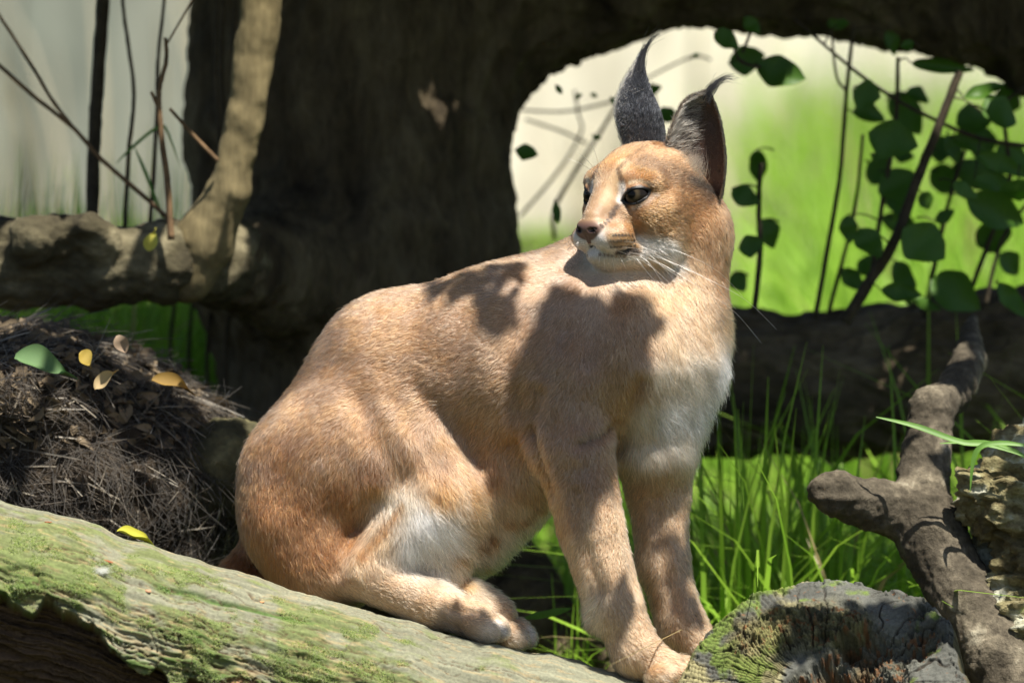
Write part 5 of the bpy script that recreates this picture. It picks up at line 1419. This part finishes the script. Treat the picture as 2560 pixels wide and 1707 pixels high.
# vines hanging on the trunk's side
for k, (u, d) in enumerate(((545, .66), (560, .7), (590, .74))):
    twig('hanging_vine', ['thin dark vine hanging at the edge of the trunk', 'second dark vine hanging close beside the trunk edge', 'third dark vine hanging behind the pale stem'][k], [([(u, -40), (u - 6, 180), (u + 4, 360), (u - 10, 560)], 6, 7, d)], DARKTWIG, 'vine')
# ================================================================== straw heap, fallen leaves, grass blades, scraps on the log
heap = None
HC_ = np.array([120., 0.42 / S, -1250.])
def heap_sdf(p):
    d = ellip(p, HC_, I3, (540, 0.28 / S, 370))
    return smin(d, ellip(p, np.array([20., 0.36 / S, -1010.]), I3, (330, 0.22 / S, 180)), 90)
V, Q = surface_nets(band_field(heap_sdf, np.array([-650., -0.1 / S, -1750.]), np.array([800., 0.85 / S, -760.]), 22.0), np.array([-650., -0.1 / S, -1750.]), 22.0)
T = tri_of(Q); vn = vert_normals(V, T, None); V = V + vn * (24 * fbm(V / 60.0, 3))[:, None]
vn = vert_normals(V, T, None)
heap = empty('straw_heap', P(150, 1300, 0.4))
tag(heap, 'heap of dry brown straw and dead leaves beside the low limb', 'straw heap', kind='stuff')
SOIL = wood_mat('straw_litter', [(0.3, (0.012, 0.009, 0.006)), (0.7, (0.05, 0.036, 0.022))], 30, 1.0, 0.01)
own(link('litter', np_mesh('litter', c2w(V), Q), None, SOIL), heap)
front = vn[T].mean(1)[:, 1] < 0.2
k, p, b = sample_tris(V, T[front], 13000)
n = (vn[T[front][k]] * b[..., None]).sum(1); n /= np.linalg.norm(n, axis=1)[:, None]
dirn = np.where((-p[:, 2] < 1090)[:, None], np.array([0.86, -0.1, -0.42]), np.array([0.45, -0.1, -0.9])) + rng.normal(size=p.shape) * 0.55
c = np.array([0.030, 0.023, 0.016]) * (0.2 + 1.2 * rng.random((len(p), 1)) ** 2)
big = rng.random(len(p)) < 0.06
c[big] = np.array([0.26, 0.20, 0.13]) * (0.4 + 0.7 * rng.random((big.sum(), 1)))
o, r = grow(p, n, dirn, rng.uniform(40, 150, len(p)), np.full(len(p), 0.10), c, k=5, r0=1.0, clump=1.1, jit=0.8, taper=0.5)
r *= np.where(big, 1.9, 1.0)[:, None] * rng.uniform(0.5, 1.3, (len(p), 1))
o += n[:, None] * 4
hair_object('straw', o, r, c, heap, hair_mat('straw', 0.6))
tl = p[(-p[:, 2] < 1120)][:900]; nl_ = n[(-p[:, 2] < 1120)][:900]
LIT = leaf_mat('dead_litter', (0.03, 0.021, 0.014), (0.20, 0.15, 0.09), 0.15, 0.8, 50)
leaf_cloud('dead_leaves', c2w(tl + nl_ * 9), rng.uniform(0.010, 0.042, len(tl)) * rng.uniform(0.5, 1, len(tl)), 0.5, dirw(nl_) + rng.normal(size=tl.shape) * 0.5, LIT, heap, shape=leaf_shape(4, 0.5, 0.5, 0.9))

HB = BVHTree.FromPolygons([tuple(v) for v in V], [tuple(t) for t in T])
def heap_m(u, v, m):
    r = HB.ray_cast(Vector((u, -3000, -v)), Vector((0, 1, 0)))
    return m if r[0] is None else min(m, (r[0][1] - 8) * S)
def thing_leaf(name, label, u, v, m, length, width, ang, c1, c2, tilt=0.5, up=0.9, group=None, curl=0.25, fold=0.4):
    """one fallen leaf lying on something"""
    me = one_leaf(name, 20, fold, curl, 0.8, 0.003)
    co = np.array([v.co for v in me.vertices]); x_ = co[:, 0]; w_ = np.where(x_ < 0.8, np.sin(np.pi * np.clip(x_ / 0.8, 0.02, 1) ** 0.85).clip(0) ** 0.75 * 0.5, 0) + 0.018; co[:, 1] = np.sign(co[:, 1]) * w_ * (np.abs(co[:, 1]) > 1e-4); co[:, 2] += 0.05 * np.sin(co[:, 0] * 9 + u) * (0.4 + np.abs(co[:, 1])); co[:, 1] += 0.12 * np.sin(co[:, 0] * 3 + v)
    me.vertices.foreach_set('co', co.astype(np.float32).ravel())
    me.materials.append(leaf_mat(name + '_leaf', c1, c2, 0.25, 0.75, 60))
    if v > 800 and v < 1100: m = heap_m(u, v, m)
    k = S * (DIST + m) / DIST; a = math.radians(ang)
    ax = dirw(np.array([math.cos(a), 0.0, -math.sin(a)])); nr_ = np.array([0.1, -tilt, up]); nr_ -= ax * (nr_ @ ax); nr_ /= np.linalg.norm(nr_); ay = np.cross(nr_, ax)
    o = link(name, me)
    M = Matrix(((*(ax * length * k),), (*(ay * width * k * 1.3),), (*(nr_ * length * k),))).transposed().to_4x4()
    M.translation = Vector(P(u, v, m) - ax * length * k * 0.5); o.matrix_world = M
    tag(o, label, 'leaf', group)
    return o
thing_leaf('green_leaf', 'large green leaf lying flat on top of the straw heap', 118, 908, .10, 165, 50, 14, (0.07, 0.14, 0.05), (0.12, 0.22, 0.08), 0.8, 0.6)
thing_leaf('yellow_leaf', 'small yellow leaf among the straw right of the green leaf', 216, 900, .10, 50, 32, 40, (0.25, 0.17, 0.02), (0.36, 0.26, 0.04), 0.8, 0.6)
thing_leaf('curled_leaf', 'curled pale brown leaf on the straw below the yellow leaf', 272, 956, .09, 78, 30, -28, (0.35, 0.26, 0.12), (0.5, 0.38, 0.2), 0.7, 0.6, curl=-0.5)
thing_leaf('amber_leaf', 'amber leaf with a twisted tip on the far slope of the straw heap', 436, 962, .12, 115, 30, 10, (0.14, 0.075, 0.012), (0.26, 0.16, 0.03), 0.8, 0.6)
thing_leaf('dead_leaf', 'dry pinkish dead leaf hanging off the back of the straw heap', 308, 865, .12, 60, 28, 70, (0.22, 0.15, 0.10), (0.34, 0.25, 0.17), 0.9, 0.3)
thing_leaf('upright_leaf', 'bright yellow leaf standing on the low limb by the brown twig', 381, 598, .42, 62, 26, -78, (0.50, 0.46, 0.06), (0.62, 0.58, 0.10), 0.9, 0.2)
lp, ln_ = log_point(340, 1352)
thing_leaf('lime_leaf', 'lime green leaf turning yellow on the upper edge of the mossy log', 340, 1343, lp[1] * S - 0.004, 100, 24, 20, (0.20, 0.34, 0.02), (0.5, 0.46, 0.04), 0.5, 0.9, curl=0.08)
# scraps on the log
def scrap(name, label, u, v, length, width, ang, c, cat):
    q, n = log_point(u, v)
    bmx = bmesh.new()
    bmesh.ops.create_icosphere(bmx, subdivisions=2, radius=0.5)
    for vv in bmx.verts:
        w = vnoise(np.array(vv.co) * 3 + u)
        vv.co = Vector((vv.co.x * (1 + 0.3 * w), vv.co.y * (1 + 0.4 * w), vv.co.z * 0.6 + 0.25 * vv.co.x ** 2))
    me = bpy.data.meshes.new(name); bmx.to_mesh(me); bmx.free()
    m, nt, b = new_mat(name + '_surface'); b.inputs['Base Color'].default_value = (*c, 1); b.inputs['Roughness'].default_value = 0.8
    ns = N(nt, 'ShaderNodeTexNoise', i_Scale=600.0); rpn = ramp(nt, [(0.3, tuple(x * 0.6 for x in c)), (0.7, tuple(min(x * 1.3, .9) for x in c))]); L(nt, ns.outputs[0], rpn.inputs[0]); L(nt, rpn.outputs[0], b.inputs['Base Color'])
    o = link(name, me, None, m)
    a = math.radians(ang); ax = np.array([math.cos(a), 0, -math.sin(a)]); ax -= n * (ax @ n); ax /= np.linalg.norm(ax); ay = np.cross(n, ax)
    M = Matrix(((*(dirw(ax) * length * S),), (*(dirw(ay) * width * S),), (*(dirw(n) * width * S),))).transposed().to_4x4()
    M.translation = Vector(c2w(q + n * width * 0.35)); o.matrix_world = M
    tag(o, label, cat)
scrap('bark_chip', 'thin rust brown bark chip near the top edge of the mossy log', 121, 1306, 20, 5, 14, (0.30, 0.10, 0.03), 'bark chip')
scrap('bark_curl', 'bent rust brown bark curl above the white fluff on the mossy log', 272, 1404, 26, 6, 35, (0.28, 0.09, 0.03), 'bark chip')
scrap('wood_crumb', 'pale orange wood crumb in the middle of the mossy log', 371, 1478, 15, 9, 10, (0.45, 0.25, 0.14), 'crumb')
scrap('orange_crumb', 'small orange crumb on the grey upper part of the mossy log', 655, 1506, 11, 8, 0, (0.5, 0.27, 0.12), 'crumb')
# a wisp of white fluff caught on the log
q, n = log_point(250, 1427); cnt = 260
base = q + n * 2 + np.stack([rng.normal(size=cnt) * 9, rng.normal(size=cnt) * 3, rng.normal(size=cnt) * 5], -1)
o, r = grow(base, np.tile(n, (cnt, 1)), np.tile([0.8, 0, -0.5], (cnt, 1)) + rng.normal(size=(cnt, 3)) * 0.5, np.full(cnt, 18.0), np.full(cnt, 0.35), None, r0=0.3)
fl = empty('fur_wisp', c2w(q)); tag(fl, 'wisp of white fluff caught on the mossy log', 'fluff')
hair_object('hairs', o, r, np.full((cnt, 3), 0.88), fl, hair_mat('white_fluff', 0.5))
# single blades near the camera side
def blade_thing(name, label, pts, m, w, mat):
    P3 = path3([(u, v, m) for u, v in pts], 16); k = S * (DIST + m) / DIST
    t = np.gradient(P3, axis=0); t /= np.linalg.norm(t, axis=1, keepdims=True)
    sd = np.cross(t, np.array([0.1, -0.8, 0.5])); sd /= np.linalg.norm(sd, axis=1, keepdims=True)
    x = np.linspace(0, 1, 16); wd = w * k * np.minimum(1, np.minimum((1 - x) * 3 + 0.05, x * 3 + 0.15)) * 0.5
    nn_ = np.cross(sd, t)
    V = np.stack([P3 - sd * wd[:, None] + nn_ * wd[:, None] * .4, P3, P3 + sd * wd[:, None] + nn_ * wd[:, None] * .4], 1).reshape(-1, 3)
    i = np.arange(15) * 3
    F = np.concatenate([np.stack([i, i + 1, i + 4, i + 3], -1), np.stack([i + 1, i + 2, i + 5, i + 4], -1)])
    me = np_mesh(name, V, F); me.materials.append(mat)
    tag(link(name, me), label, 'grass blade')
blade_thing('long_blade', 'long green grass blade crossing in front of the forked branch', [(2190, 1042), (2290, 1066), (2400, 1105), (2470, 1112), (2560, 1140)], 0.05, 16, DRYM)
blade_thing('bent_blade', 'green blade arching down over the lichen log', [(2600, 1120), (2500, 1108), (2440, 1130), (2425, 1230)], 0.03, 14, DRYM)
blade_thing('crossing_blade', 'narrow green blade rising at the edge above the lichen log', [(2350, 1108), (2460, 1106), (2540, 1130), (2600, 1170)], 0.06, 12, DRYM)
blade_thing('arching_blade', 'arched green blade in front of the grey wall beside the thin stems', [(290, 410), (330, 370), (385, 325), (415, 322), (450, 420)], 0.62, 9, DRYM)
blade_thing('leaning_blade', 'dark green blade leaning by the foot of the brown twig', [(410, 560), (370, 450), (335, 365)], 0.62, 9, DRYM)
blade_thing('foot_blade', 'green blade lying behind the hind paw of the caracal', [(1310, 1545), (1370, 1535), (1430, 1520)], 0.2, 20, DRYM)
